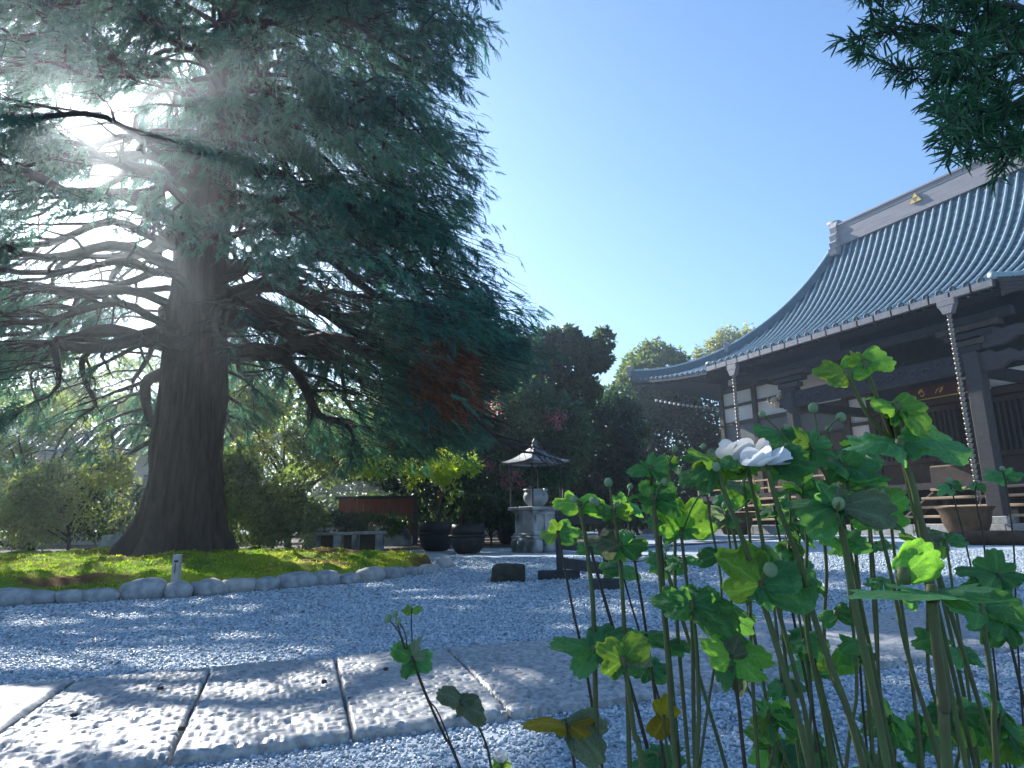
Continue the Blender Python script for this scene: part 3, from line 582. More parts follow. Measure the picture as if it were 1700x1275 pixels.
def mossz(P):
    P3 = np.concatenate([P, np.zeros((len(P), 1))], 1); d = edgedist(P)
    h = 0.10 + 0.10 * np.clip(d / 1.5, 0, 1) + 0.26 * (fbm(P3, 1.1, 3, 2) - .5) + 0.20 * np.abs(fbm(P3, 3.0, 2, 6) - .5)
    return h * np.clip(d / 0.12, 0.05, 1)
nx_, ny_ = 160, 150
gx, gy = np.meshgrid(np.linspace(-12, -0.3, nx_), np.linspace(4.6, 15.1, ny_), indexing='ij'); PP = np.stack([gx.ravel(), gy.ravel()], 1)
ins = inpoly(PP, MPOLY); Z = np.where(ins, mossz(PP), -0.05); idx = np.arange(nx_ * ny_).reshape(nx_, ny_)
quads = np.stack([idx[:-1, :-1], idx[1:, :-1], idx[1:, 1:], idx[:-1, 1:]], -1).reshape(-1, 4); quads = quads[ins[quads].any(1)]
T = np.concatenate([quads[:, [0, 1, 2]], quads[:, [0, 2, 3]]])
M['mossbed'] = leafmat('moss_carpet', 0.0, 1.0, spec=0.05)
cp = np.concatenate([PP[T].mean(1), np.zeros((len(T), 1))], 1); mb_ = np.clip((fbm(cp, 1.3, 4, 31) - .55) / .10, 0, 1)[:, None]; my_ = np.clip((fbm(cp, 2.2, 3, 8) - .4) / .25, 0, 1)[:, None]
mcol = ((np.array([0.12, 0.19, 0.02]) * (1 - my_) + np.array([0.32, 0.33, 0.035]) * my_) * (1 - mb_) + np.array([0.17, 0.085, 0.04]) * mb_) * (.7 + .6 * fbm(cp, 9, 2, 3)[:, None])
tag(trimesh('moss_bed', np.concatenate([PP, Z[:, None]], 1), T, M['mossbed'], None, mcol, smooth=True), kind='structure')
n = 60000; P = np.stack([rng.uniform(-9, -0.3, n), rng.uniform(4.8, 14, n)], 1)
P = P[inpoly(P, MPOLY)]; P3 = np.concatenate([P, np.zeros((len(P), 1))], 1)
brown = fbm(P3, 1.3, 4, 31) + rng.uniform(-.06, .06, len(P))
kk = brown < 0.57; P, P3, brown = P[kk], P3[kk], brown[kk]
tv = np.array([(-.3, 0, 0), (.3, 0, 0), (0.05, 1, 0)]); tt_ = np.array([(0, 1, 2)])
dirn = np.stack([rng.normal(0, .5, len(P)), rng.normal(0, .5, len(P)), np.ones(len(P))], 1)
V, T = stamp(tv, tt_, np.concatenate([P, mossz(P)[:, None] - .004], 1), frames(dirn, rng.uniform(0, 3, len(P))), rng.uniform(.016, .04, len(P)))
k = np.clip((brown - .42) / .16, 0, 1)[:, None]
c = (np.array([0.17, 0.29, 0.02]) * (1 - k) + np.array([0.40, 0.37, 0.04]) * k) * rng.uniform(.6, 1.4, (len(P), 1))
tag(trimesh('moss', V, T, M['moss'], None, c), kind='stuff')

def rock(name, loc, size, m, parent=None, seed=0, rot=0.0, rough=0.22, n=(20, 12), flat=0.0, pw=0.72):
    nu, nv = n; vs = []
    th = np.linspace(0, 2 * math.pi, nu, endpoint=False); ph = np.linspace(-math.pi / 2, math.pi / 2, nv)
    T_, P_ = np.meshgrid(th, ph); d = np.stack([np.cos(P_) * np.cos(T_), np.cos(P_) * np.sin(T_), np.sin(P_)], -1).reshape(-1, 3)
    e = np.sign(d) * np.abs(d) ** pw; e /= np.max(np.abs(e), axis=1, keepdims=True) ** (0.35 if pw < .8 else .12)
    r = 1 + rough * (fbm(d * 1.6, 1, 3, seed) - .5) * 2; p = e * r[:, None] * np.array(size) * .5
    if flat: p[:, 2] = np.minimum(p[:, 2], size[2] * flat)
    fs = [(j * nu + k, j * nu + (k + 1) % nu, (j + 1) * nu + (k + 1) % nu, (j + 1) * nu + k) for j in range(nv - 1) for k in range(nu)]
    return MB().add(p, fs).build(name, m, parent, smooth=True, loc=loc, rot=rot)
edging = thing('stone_edging', 'curved row of rounded stones edging the moss bed', 'edging', (EDGE[6][0], EDGE[6][1], 0))
o0 = np.array([EDGE[6][0], EDGE[6][1], 0])
e_px = [(-70, 1012, 90), (-5, 1008, 85), (62, 1003, 55), (115, 1001, 50), (165, 999, 58), (236, 995, 78), (294, 993, 40), (344, 989, 50), (393, 984, 50), (440, 981, 38), (490, 976, 62), (541, 972, 40), (578, 969, 36), (613, 965, 48), (652, 960, 42), (684, 955, 36), (712, 949, 36), (738, 942, 34)]
tang = None
for k, (x, y, w) in enumerate(e_px):
    p = gnd(x, y); Y = p[1]; w_m = w * Y / FPX * 0.93
    q = gnd(*e_px[min(k + 1, len(e_px) - 1)][:2]) - gnd(*e_px[max(k - 1, 0)][:2]); a = math.atan2(q[1], q[0]); ln = w_m / max(.75, abs(math.cos(a)))
    hgt = U(.13, .20) + (0.035 if w > 60 else 0); ln *= .94; hgt *= .84
    rock('stone', (p[0] - o0[0], p[1] - o0[1] + .02, hgt * .36), (ln, U(.20, .28), hgt * 1.15), M['stone2' if k in (8, 13, 16, 17) else 'stone'], edging, seed=k * 3 + 1, rot=a + U(-.12, .12), rough=.30, pw=.84)
p = gnd(196, 935); tag(rock('boulder', (p[0] - .25, p[1] + .5, .22), (.75, .55, .62), M['stone'], seed=70), 'rounded grey boulder leaning by the left root of the great trunk', 'boulder')
p = gnd(10, 952); tag(rock('flat_stone', (p[0], p[1] + .4, .10), (1.1, .9, .16), M['stone2'], seed=71, rough=.1), 'flat pale round stone lying at the left edge behind the moss', 'stone')
p = gnd(843, 967); tag(rock('rock', (p[0], p[1] + .16, .07), (.39, .34, .25), M['mossrock'], seed=77, rough=.25), 'small dark mossy rock alone on the gravel court', 'rock')
p = gnd(278, 992); mb = MB().box(-.034, .034, -.03, .03, 0, .335, .006); mb.box(-.037, .037, -.033, .033, .335, .342)
st = thing('wooden_stake', 'short weathered square stake standing among the edging stones', 'stake', (p[0], p[1] + .12, 0.04), .15)
mb.build('post', M['stone2'], st); MB().box(-.018, .02, -.0315, -.0303, .27, .29).box(-.008, .0, -.0315, -.0303, .17, .26).build('faded_mark', M['ink'], st)

# ------------------------------------------------------------------ stone bench, cauldrons, wall, barrier
bp0 = gnd(566, 919); kpx = bp0[1] / FPX
bench = thing('stone_bench', 'low grey stone bench of slabs on upright legs behind the moss', 'bench', (bp0[0], bp0[1] + .25, 0))
for a, b, z in ((-66, -22, .60), (-44, 18, .49), (17, 66, .50)):
    MB().box(a * kpx, b * kpx, -.28, .28, z - .07, z, .012).build('slab_top', M['stone'], bench)
for a, b, z in ((-62, -40, .53), (-14, -2, .42), (16, 24, .43), (54, 63, .43)):
    MB().box(a * kpx, b * kpx, -.22, .22, 0, z, .012).build('leg', M['weathered'], bench)
MB().box(-56 * kpx, 60 * kpx, .1, .2, 0, .42, .01).build('back_stone', M['mossrock'], bench)
px_tree('fern', 'dry pale weed growing against the left end of the stone bench', 'plant', 508, 15.6, [(508, 893, 14, 26, 0)], 220, 0.10, (0.3, 0.32, 0.2), (0.4, 0.42, 0.3), trunk=(.3, .008), seed=33, gaps=.3, shell=.2, limbs=3)
for k, (x, y, w, h, sd) in enumerate(((648, 906, 60, 34, 81), (672, 902, 40, 26, 84), (828, 892, 50, 40, 86))):
    p = gnd(x, y); f = p[1] / FPX
    tag(rock('rock', (p[0], p[1] + .3, h * f * .35), (w * f, .7, h * f * 1.2), M['weathered'], seed=sd), ['angular grey rock right of the stone bench', 'small grey rock nestled behind the angular rock', 'grey rock behind the right iron cauldron'][k], 'rock')
def cauldron(x, y, w, label):
    p = gnd(x, y); r = w * p[1] / FPX * .5
    t = thing('cauldron', label, 'cauldron', (p[0], p[1] + r * .7, 0), group='black iron cauldrons on the court')
    MB().lathe([(r * .35, 0), (r * .58, .02), (r * .76, r * .28), (r * .84, r * .62), (r * .86, r * .86), (r * .80, r * .86), (r * .7, r * .5), (.02, r * .2)], 28).build('bowl', M['iron'], t, smooth=True)
    MB().lathe([(r * .86, r * .80), (r * 1.0, r * .84), (r * 1.0, r * .90), (r * .86, r * .92)], 28).build('flange', M['iron'], t, smooth=True)
    MB().lathe([(r * .865, r * .92), (r * .84, r * 1.2), (r * .82, r * 1.42), (r * .78, r * 1.42), (r * .80, r * 1.1), (r * .80, r * .9)], 28).build('neck', M['iron'], t, smooth=True)
cauldron(721, 916, 66, 'black iron cauldron standing behind its twin on the left'); cauldron(775, 920, 66, 'black iron cauldron in front, nearest the mossy rock'); cauldron(850, 905, 58, 'black iron cauldron half hidden behind the stone incense burner')
wp = dep(590, 868, 22.5); wq = dep(686, 868, 22.5); wl = wq[0] - wp[0]
wall = thing('board_wall', 'low wall of red ochre boards under the trees', 'wall', (wp[0] - .6, wp[1], 0))
nb = 12; bw = (wl + .6) / nb
for k in range(nb): MB().box(k * bw + .008, (k + 1) * bw - .008, U(-.01, .0), .05, .28, 1.52, .004).build('board', M['redwall'], wall)
MB().box(-.1, wl + .75, -.05, .14, 1.52, 1.62).build('coping', M['wood_dark'], wall); MB().box(wl + .6, wl + .74, -.04, .1, 0, 1.52).build('post', M['wood_grey'], wall)
MB().box(-.1, wl + .7, -.02, .12, 0, .28).build('footing', M['weathered'], wall)

def barrier():
    a, b = gnd(930, 962), gnd(1010, 979); a[2] = b[2] = 0; ax = b - a; L = np.linalg.norm(ax); ang = math.atan2(ax[1], ax[0])
    t = thing('wooden_barrier', 'low weathered wooden barrier with two posts on foot beams', 'barrier', a, ang)
    m = M['wood_grey']; rot = -ang
    for nm, s, h, w in (('post', 0, .76, .072), ('post', L, .52, .07)):
        MB().box(-w / 2, w / 2, -w / 2, w / 2, .06, h, .006).build(nm, m, t, loc=(s, 0, 0), rot=rot)
        MB().box(-.25 if s == 0 else -.17, .22 if s == 0 else .12, -.05, .05, 0, .10, .01).build('foot_beam', m, t, loc=(s, 0, 0), rot=rot)
    for z, h in ((.13, .11), (.33, .06), (.60, .08)):
        MB().box(.03, L + (-.03 if z < .5 else -.1), -.016, .016, z, z + h, .004).build('rail', m, t)
barrier()

# ------------------------------------------------------------------ roofed incense burner
def burner():
    p = gnd(893, 918); k = p[1] / FPX; yc = p[1] + .5
    t = thing('incense_burner', 'stone incense burner with panelled pedestal under a small metal roof on posts', 'incense burner', (p[0], yc, 0), math.radians(-54))
    m = M['weathered']
    # rocky foot
    for i, (x, y) in enumerate(((-.3, -.3), (.02, -.34), (.3, -.3), (-.33, 0), (.33, 0.02), (-.3, .3), (0, .33), (.3, .3))):
        rock('foot_stone', (x * .93, y * .93, .15), (.36, .32, .36), m, t, seed=40 + i, n=(12, 8))
    MB().box(-.42, .42, -.42, .42, .28, .36, .02).box(-.38, .38, -.38, .38, .36, .41, .015).build('plinth', m, t)
    MB().box(-.31, .31, -.31, .31, .41, .86).build('pedestal', m, t)
    for s in range(4):
        mb = MB()
        for x0, x1, z0, z1 in ((-.335, -.27, .41, .86), (.27, .335, .41, .86), (-.03, .03, .455, .815), (-.27, .27, .41, .455), (-.27, .27, .815, .86)): mb.box(x0, x1, -.352, -.3, z0, z1)
        mb.build('panel_frame', m, t, rot=s * math.pi / 2)
    MB().box(-.38, .38, -.38, .38, .86, .91, .012).box(-.46, .46, -.46, .46, .91, .985, .014).build('top_slab', m, t)
    for x in (-.40, .40):
        for y in (-.40, .40): MB().lathe([(.028, .985), (.02, 1.0), (.02, 1.93), (.026, 1.95)], 8, (x, y, 0)).build('post', M['iron'], t, smooth=True)
    MB().box(-.43, .43, -.43, -.39, 1.93, 1.965).box(-.43, .43, .39, .43, 1.93, 1.965).box(-.43, -.39, -.39, .39, 1.93, 1.965).box(.39, .43, -.39, .39, 1.93, 1.965).build('top_frame', M['bronze'], t)
    n = 9; rs = np.linspace(0, 1, 8)
    def roofpt(u, r):  # u around 0..4
        s = int(u) % 4; f = u - int(u); e = -1 + 2 * f; x, y = e, -1.0
        R_ = .56 * (1 - r) + .10 * r; lift = .05 * (abs(e) ** 3) * (1 - r) ** 3; z = 1.965 + lift + .34 * (0.55 * r + 0.45 * r * r)
        x, y = x * R_, y * R_
        for _ in range(s): x, y = -y, x
        return (x, y, z)
    us = np.linspace(0, 4, 41); G = np.array([[roofpt(min(u, 3.99999) if u < 4 else 0, r) for r in rs] for u in us])
    mb = MB().grid(G); G2 = G.copy(); G2[..., 2] -= .035; mb.grid(G2[:, ::-1])
    mb.add([tuple(G[i, 0]) for i in range(41)] + [tuple(G2[i, 0]) for i in range(41)], [(i, 41 + i, 42 + i, i + 1) for i in range(40)])
    mb.build('roof', M['copper'], t)
    f = MB().lathe([(.13, 2.25), (.14, 2.28), (.10, 2.30), (.11, 2.335), (.075, 2.35), (.08, 2.375), (.045, 2.39), (.062, 2.42), (.06, 2.45), (.03, 2.49), (.004, 2.54)], 14).build('finial', M['copper'], t, smooth=True)
    q = thing('incense_pot', 'grey bronze incense pot with lugs standing on the burner slab', 'incense pot', (p[0], yc, .985), math.radians(-54))
    MB().lathe([(.17, 0), (.18, .03), (.20, .05), (.27, .14), (.285, .22), (.26, .30), (.235, .335), (.275, .36), (.28, .39), (.25, .39), (.22, .34), (.02, .3)], 26).build('bowl', M['bronze'], q, smooth=True)
    for s in (-1, 1): MB().tube([(s * .27, 0, .24), (s * .34, 0, .28), (s * .345, 0, .36), (s * .29, 0, .375)], .022, 6).build('lug', M['bronze'], q, smooth=True)
burner()
# ------------------------------------------------------------------ temple hall
AZ = math.radians(-26.63)
TV = np.array([math.sin(AZ), math.cos(AZ), 0]); QV = np.array([math.cos(AZ), -math.sin(AZ), 0])  # along the facade (away), into the hall
TO = np.array([14.611, 20.671, 0.0])
def TW(s, q, z): return TO + s * TV + q * QV + np.array([0, 0, z])
ROT = math.atan2(-TV[1], -TV[0])
HALL = thing('temple_hall', 'dark timber temple hall with sweeping blue grey tiled roof and white plaster panels', 'temple', TO, ROT)
def tb(s0, s1, q0, q1, z0, z1, b=0.0, mb=None):   # box in hall coordinates: local x = -s, y = q
    mb = mb or MB(); return mb.box(-max(s0, s1), -min(s0, s1), q0, q1, z0, z1, b)
PROF = ([0, 1.5, 3, 4.3, 5.7, 7.6, 8.5, 9.6, 10.8, 12.2], [7.93, 8.22, 8.60, 9.06, 9.72, 10.85, 11.6, 12.75, 14.3, 16.95])
def lift(s, q): return 0.95 * np.clip((s - 12.0) / 9.2, 0, 1) ** 2.0 * np.clip(1 - (q - 3) / 4.2, 0, 1)
def rz(s, q):
    # smooth spline-ish profile
    xs_, ys_ = PROF
    return float(np.interp(q, RX, RZ)) + float(lift(s, q) + lift(9.8 - s, q))
_x = np.array(PROF[0]); _y = np.array(PROF[1]); co = np.polyfit(_x, _y, 5); RX = np.linspace(0, 12.2, 80); RZ = np.polyval(co, RX)
S_L, S_R, RID_L = 21.2, -11.4, 12.0
QR = 12.2
def hip_q(s):  # highest q of the front slope at s
    if s > RID_L: return max(3.0, 3 + (S_L - s) * (QR - 3) / (S_L - RID_L))
    if s < 9.8 - RID_L: return max(3.0, 3 + (s - S_R) * (QR - 3) / ((9.8 - RID_L) - S_R))
    return QR
KL, KR = 11.3, -1.45   # kohai porch extent
def q_low(s): return 0.0 if KR <= s <= KL else 3.0
roof = None
PITCHS = 0.44
cols = np.arange(S_R + .2, S_L - .1, PITCHS)
# pan tiles: one stepped strip per column
pan = MB()
for s in cols:
    qa, qb = q_low(s + PITCHS / 2), hip_q(s + PITCHS / 2)
    if qb - qa < .1: continue
    nc = max(2, int((qb - qa) / .30)); qs = np.linspace(qa, qb, nc + 1); rows = []
    for i in range(nc):
        for q, up in ((qs[i], .045), (qs[i + 1], 0.0)):
            rows.append([(-(s + PITCHS * f), q, rz(s, q) + up - .05 * math.sin(math.pi * f)) for f in (0, .25, .5, .75, 1)])
    pan.grid(rows)
roof = pan.build('roof', M['tile'], HALL)
roof['kind'] = 'stuff'
# cover tile rows
for s in cols:
    qa, qb = q_low(s), hip_q(s)
    if qb - qa < .25: continue
    n = max(4, int((qb - qa) * 1.6)); P_ = [np.array((-s, q, rz(s, q) + .045)) for q in np.linspace(qa - .05, qb, n)]
    MB().tube(P_, .068, 8).build('cover_tile_row', M['tilerow'], roof, smooth=True)
# hidden slopes so the hall is closed from the side and back
bk = MB()
n = 16
def sideslope(sgn):
    rows = []
    for i in range(n + 1):
        f = i / n; sA = (S_L - f * (S_L - RID_L)) if sgn > 0 else (S_R + f * ((9.8 - RID_L) - S_R)); q0 = 3 + f * (QR - 3); q1 = 2 * QR - q0; z = rz(S_L - .01 if 0 else sA, q0)
        rows.append([(-sA, q0 + (q1 - q0) * j / 8, z - (0.95 * max(0, 1 - f * 2.2) * math.sin(math.pi * j / 8))) for j in range(9)])
    bk.grid(rows)
sideslope(1); sideslope(-1)
rows = [[(-(S_L + (RID_L - S_L) * f + (S_R - S_L + f * ((9.8 - RID_L) - S_R - (RID_L - S_L))) * j / 12), 2 * QR - (3 + f * (QR - 3)), rz(5, 3 + f * (QR - 3))) for j in range(13)] for f in np.linspace(0, 1, n)]
bk.grid(rows); bk.build('rear_slope', M['tile'], HALL)
# ridge
rg = tb(9.8 - RID_L, RID_L - .1, QR - .32, QR + .32, 16.7, 17.95); tb(9.8 - RID_L - .1, RID_L + .1, QR - .40, QR + .40, 17.95, 18.05, 0, rg)
ridge = rg.build('ridge', M['ridge'], HALL)
for z in (17.7,): tb(9.8 - RID_L, RID_L - .12, QR - .345, QR - .318, z, z + .03).build('ridge_course', M['ridge'], ridge)
MB().tube([(-(9.8 - RID_L - .1), QR, 18.1), (-(RID_L + .25), QR, 18.1)], .15, 10).build('ridge_cap', M['ridge'], ridge, smooth=True)
# ridge end tile with scrolled silhouette
prof = [(-.75, 16.1), (.75, 16.1), (.85, 16.5), (.62, 16.6), (.72, 16.9), (.55, 17.05), (.62, 17.4), (.45, 17.55), (.5, 17.9), (.3, 18.3), (0, 18.42), (-.3, 18.3), (-.5, 17.9), (-.45, 17.55), (-.62, 17.4), (-.55, 17.05), (-.72, 16.9), (-.62, 16.6), (-.85, 16.5)]
MB().prism(prof, -(RID_L + .35), -(RID_L - .1), lambda u, v, w: (w, QR + u, v)).build('ridge_end_tile', M['ridge'], ridge)
MB().tube([(-(RID_L), QR, 18.35), (-(RID_L + .75), QR, 18.5)], .13, 8).build('ridge_end_tile', M['ridge'], ridge, smooth=True)
# triangular gilded crest: three triangles
cr_s, cr_z, ch = 7.15, 17.36, .36
def tri(cx, cz, h): return [(cx - h * .62, cz), (cx + h * .62, cz), (cx, cz + h)]
crest = MB()
for dx, dz in ((-.165, 0), (.165, 0), (0, .27)):
    crest.prism(tri(-cr_s + dx, cr_z - .1 + dz, .255), QR - .42, QR - .35, lambda u, v, w: (u, w, v))
crest.build('crest', M['gold'], ridge)
# hip ridges
def hipridge(sgn):
    mb = MB(); top = MB(); N_ = 26; L_, Rr, Lo, Ro = [], [], [], []
    for i in range(N_ + 1):
        f = i / N_; s = (S_L + .1 - f * (S_L - RID_L)) if sgn > 0 else (S_R - .1 + f * ((9.8 - RID_L) - S_R)); q = 2.95 + f * (QR - 2.95)
        z = rz(s, q); h = .46 + .10 * (1 - f) ** 6
        d = .17
        dx, dq = (d, -d) if sgn > 0 else (-d, -d)
        L_.append((-s + dx, q + dq, z + h)); Rr.append((-s - dx, q - dq, z + h)); Lo.append((-s + dx, q + dq, z - .12)); Ro.append((-s - dx, q - dq, z - .3))
    mb.grid([Lo, L_, Rr, Ro]); mb.add([Lo[0], L_[0], Rr[0], Ro[0]], [(0, 1, 2, 3)])
    o = mb.build('hip_ridge', M['tile'], HALL)
    cap = [np.array(((L_[i][0] + Rr[i][0]) / 2, (L_[i][1] + Rr[i][1]) / 2, L_[i][2] + .03)) for i in range(N_ + 1)]
    top.tube(cap, .12, 8).build('hip_cap', M['tilerow'], o, smooth=True)
    for f, nm in ((0.0, 1.0), (0.47, 1.25)):
        i = int(f * N_); c = cap[i]; e = MB().prism([(-.22, -.35), (.22, -.35), (.3, -.1), (.22, .1), (.28, .25), (0, .42 * nm), (-.28, .25), (-.22, .1), (-.3, -.1)], -.12, .12, lambda u, v, w: (c[0] + (u * .7 - w * .7) * (1 if sgn < 0 else -1), c[1] + u * .7 + w * .7 - .1, c[2] + v * .9))
        e.build('hip_end_tile', M['ridge'], o)
hipridge(1); hipridge(-1)
# eaves: fascia gutter, tile ends, soffits, rafters
def eave_strip(s0, s1, q, dz0, dz1, thick, name, m, n=24, parent=HALL):
    rows = []
    for i in range(n + 1):
        s = s0 + (s1 - s0) * i / n; z = rz(s, q); rows.append([(-s, q - thick, z + dz0), (-s, q - thick, z + dz1), (-s, q + .02, z + dz1), (-s, q + .02, z + dz0), (-s, q - thick, z + dz0)])
    return MB().grid(rows).build(name, m, parent)
ng = 19
for k in range(ng):
    a, b = KR + (KL - KR) * k / ng, KR + (KL - KR) * (k + 1) / ng
    mb = MB(); za, zb = rz(a, 0), rz(b, 0)
    eave_strip(a + .03, b - .03, -.02, -.25, -.03, .14, 'gutter', M['gutter'], 1)
    eave_strip(b - .03, b + .03, -.0, -.26, -.04, .12, 'gutter_bracket', M['wood_dark'], 1)
eave_strip(KL + .05, S_L, 3, -.18, -.04, .10, 'eave_board', M['wood_dark']); eave_strip(S_R, KR - .05, 3, -.18, -.04, .10, 'eave_board', M['wood_dark'])
for s in cols:
    q = q_low(s); MB().lathe([(.115, 0), (.115, .05), (.085, .06), (.08, .045), (.01, .045)], 12).build('eave_tile_end', M['tile'], roof, loc=(-s, q - .06, rz(s, q) + .05), rot=(math.pi / 2, 0, 0))
# soffits
rows = [[(-s, q, rz(s, q) - .22) for q in np.linspace(0.02, 5.9, 12)] for s in np.linspace(KR + .05, KL - .05, 14)]; MB().grid(rows).build('porch_soffit', M['wood_dark'], HALL)
for a, b in ((KL, S_L - .1), (S_R + .1, KR)):
    rows = [[(-s, q, rz(s, min(q, 3.3)) - .24 + (q - 3) * .10) for q in np.linspace(3.0, 6.2, 5)] for s in np.linspace(a, b, 16)]; MB().grid(rows).build('eave_soffit', M['wood_dark'], HALL)
for s in np.arange(KR + .2, KL, .36):
    MB().tube([(-s, .1, rz(s, .1) - .31), (-s, 3.2, rz(s, 3.2) - .36)], .055, 4).build('rafter', M['wood_dark'], HALL)
for s in list(np.arange(KL + .2, S_L - .3, .34)) + list(np.arange(S_R + .3, KR - .2, .34)):
    MB().tube([(-s, 3.05, rz(s, 3.05) - .30), (-s, 6.1, rz(s, 3.3) - .0)], .055, 4).build('rafter', M['wood_dark'], HALL)
# white painted rafter tips seen along the far side eave
for k in range(16):
    f = k / 15; q = 4.0 + 5.2 * f; MB().box(-.07, .07, -.07, .07, -.07, .07).build('rafter_tip', M['plaster'], HALL, loc=(-(20.2 - .25 * f), q, 8.12 - .25 * math.sin(math.pi * min(1, f * 1.3) * .5)))
rows = [[(-s, q, rz(S_L - 1.0, 3.1) - .35 - (S_L - s) * .1) for q in np.linspace(3.2, 20, 8)] for s in np.linspace(16.5, S_L - .3, 5)]; MB().grid(rows).build('eave_soffit', M['wood_dark'], HALL)
# gable boards of the porch
for s, sg in ((KR, -1), (KL, 1)):
    rows = [[(-s - sg * .10, q, rz(s, q) - .02), (-s - sg * .10, q, rz(s, q) - .62 + .18 * math.sin(q * 1.3)), (-s + sg * .02, q, rz(s, q) - .62 + .18 * math.sin(q * 1.3)), (-s + sg * .02, q, rz(s, q) - .02)] for q in np.linspace(-.02, 3.1, 12)]
    g = MB().grid(rows).build('gable_board', M['wood_mid'], HALL)
    for k in range(3): MB().tube([(-s - sg * .115, q, rz(s, q) - .13 - .13 * k) for q in np.linspace(0, 3.0, 10)], .022, 5).build('moulding', M['wood_grey'], g)
    tb(s - .06, s + .06, 3.0, 6, 7.4, rz(s, 3.0) - .3).build('gable_wall', M['wood_dark'], HALL)
    MB().tube([(-s + sg * .05, q, rz(s, q) + .10) for q in np.linspace(-.08, 3.2, 9)], .13, 8).build('verge_tile_row', M['tilerow'], roof, smooth=True)
# walls (front wall plane q = 6)
tb(-11, 16.9, 6.12, 6.3, 1.9, 8.3).build('wall', M['wood_dark'], HALL); tb(16.7, 16.88, 6.3, 18, 1.9, 8.6).build('wall', M['wood_dark'], HALL)
tb(-11, -10.8, 6.3, 18, 1.9, 8.6).build('wall', M['wood_dark'], HALL); tb(-10.8, 16.7, 17.8, 18, 1.9, 8.6).build('wall', M['wood_dark'], HALL)
posts = [16.72, 14.18, 11.6, 8.62, 7.35, -.35, -3.2, -6.2, -9.2]
for s in posts: tb(s - .15, s + .15, 5.93, 6.14, 1.95, 8.2, .012).build('post', M['wood_mid'], HALL)
bays = list(zip(posts[1:], posts[:-1]))
def bay(a, b, z0, z1, m, name, q=6.08): tb(a + .155, b - .155, q, q + .04, z0, z1).build(name, m, HALL)
for a, b in bays[:2]:
    bay(a, b, 7.22, 7.95, M['plaster'], 'plaster_panel'); bay(a, b, 6.22, 7.06, M['plaster'], 'plaster_panel'); bay(a, b, 4.9, 6.02, M['shutter'], 'shutter'); bay(a, b, 2.1, 4.8, M['wood_mid'], 'wainscot')
    for z, h in ((7.06, .16), (6.02, .20), (4.8, .1), (7.95, .2)): bay(a, b, z, z + h, M['wood_mid'], 'rail', 6.0)
a, b = bays[2]; bay(a, b, 4.9, 5.95, M['shutter'], 'shutter'); bay(a, b, 6.3, 7.9, M['plaster'], 'plaster_panel'); bay(a, b, 2.1, 4.8, M['wood_mid'], 'wainscot')
for z, h in ((6.0, .25), (4.8, .1)): bay(a, b, z, z + h, M['wood_mid'], 'rail', 6.0)
a, b = bays[3]
for z0, z1 in ((5.05, 6.2), (3.95, 4.9), (2.9, 3.8)): bay(a, b, z0, z1, M['plaster'], 'plaster_panel')
for z, h in ((6.2, .2), (4.9, .15), (3.8, .15), (2.7, .2)): bay(a, b, z, z + h, M['wood_mid'], 'rail', 6.0)
def lattice(s0, s1, z0, z1, step=.21):
    tb(s0, s1, 6.08, 6.11, z0, z1).build('door_board', M['wood_dark'], HALL)
    for s in np.arange(s0 + step / 2, s1, step): tb(s - .04, s + .04, 5.98, 6.07, z0, z1).build('lattice_bar', M['wood_grey'], HALL)
    tb(s0, s1, 5.95, 6.08, z1, z1 + .2).build('door_rail', M['wood_mid'], HALL); tb(s0, s1, 5.95, 6.08, z0 - .2, z0).build('door_rail', M['wood_mid'], HALL)
    for k in range(3):
        w = (s1 - s0) / 3; tb(s0 + k * w + .05, s0 + (k + 1) * w - .05, 6.02, 6.07, 2.0, z0 - .22, .01).build('door_panel', M['wood_mid'], HALL)
lattice(3.6, 7.15, 3.1, 5.0); lattice(-.15, 3.5, 3.1, 5.0); lattice(-3.0, -.55, 3.1, 5.0); lattice(-6, -3.4, 3.1, 5.0)
for a, b in bays[4:7]: bay(a, b, 5.62, 6.3, M['plaster'], 'plaster_panel') if b < 0 else None
tb(-3, 3.2, 6.05, 6.1, 5.62, 6.25).build('plaster_panel', M['plaster'], HALL)
tb(-10.8, 7.3, 5.86, 6.0, 5.28, 5.55, .01).build('lintel', M['wood_mid'], HALL)
# veranda, steps, platform
for k, q in enumerate(np.arange(3.6, 5.9, .23)): tb(-10.8, 17.2, q, q + .22, 1.84, 1.92).build('veranda_plank', M['wood_pale'], HALL)
tb(-10.8, 17.2, 3.5, 3.59, 1.66, 1.92).build('veranda_edge', M['wood_grey'], HALL)
for s in np.arange(-10.5, 17.1, 2.3): tb(s - .11, s + .11, 3.75, 3.97, .36, 1.84).build('veranda_post', M['wood_dark'], HALL)
tb(-10.8, 17, 5.5, 5.6, .36, 1.84).build('underfloor_board', M['wood_dark'], HALL)
for a, b in ((6.6, 12.2), (-2.2, 3.3)):
    for k in range(4):
        q = 1.05 + k * .62; z = .68 + k * .33; tb(a, b, q, q + .5, z - .09, z, .012).build('stair_tread', M['wood_pale'], HALL)
    for s in (a + .06, b - .06):
        MB().prism([(1.0, .36), (1.5, .36), (3.6, 1.5), (3.6, 1.83), (3.2, 1.66), (1.0, .6)], -s - .05, -s + .05, lambda u, v, w: (w, u, v)).build('stair_stringer', M['wood_mid'], HALL)
MB().prism([(1.2, .0), (1.6, 0), (1.6, .01), (1.2, .01)], -6, -5.9, lambda u, v, w: (w, u, v + .37)).build('stair_foot', M['wood_pale'], HALL)
tb(-12, 20, .55, 5.4, 0, .36, .03).build('stone_platform', M['stone2'], HALL)
for k in range(22): tb(-11.9 + k * 1.45, -11.9 + k * 1.45 + 1.42, .45, .80, .0, .372, .012).build('kerb_stone', M['stone2'], HALL)
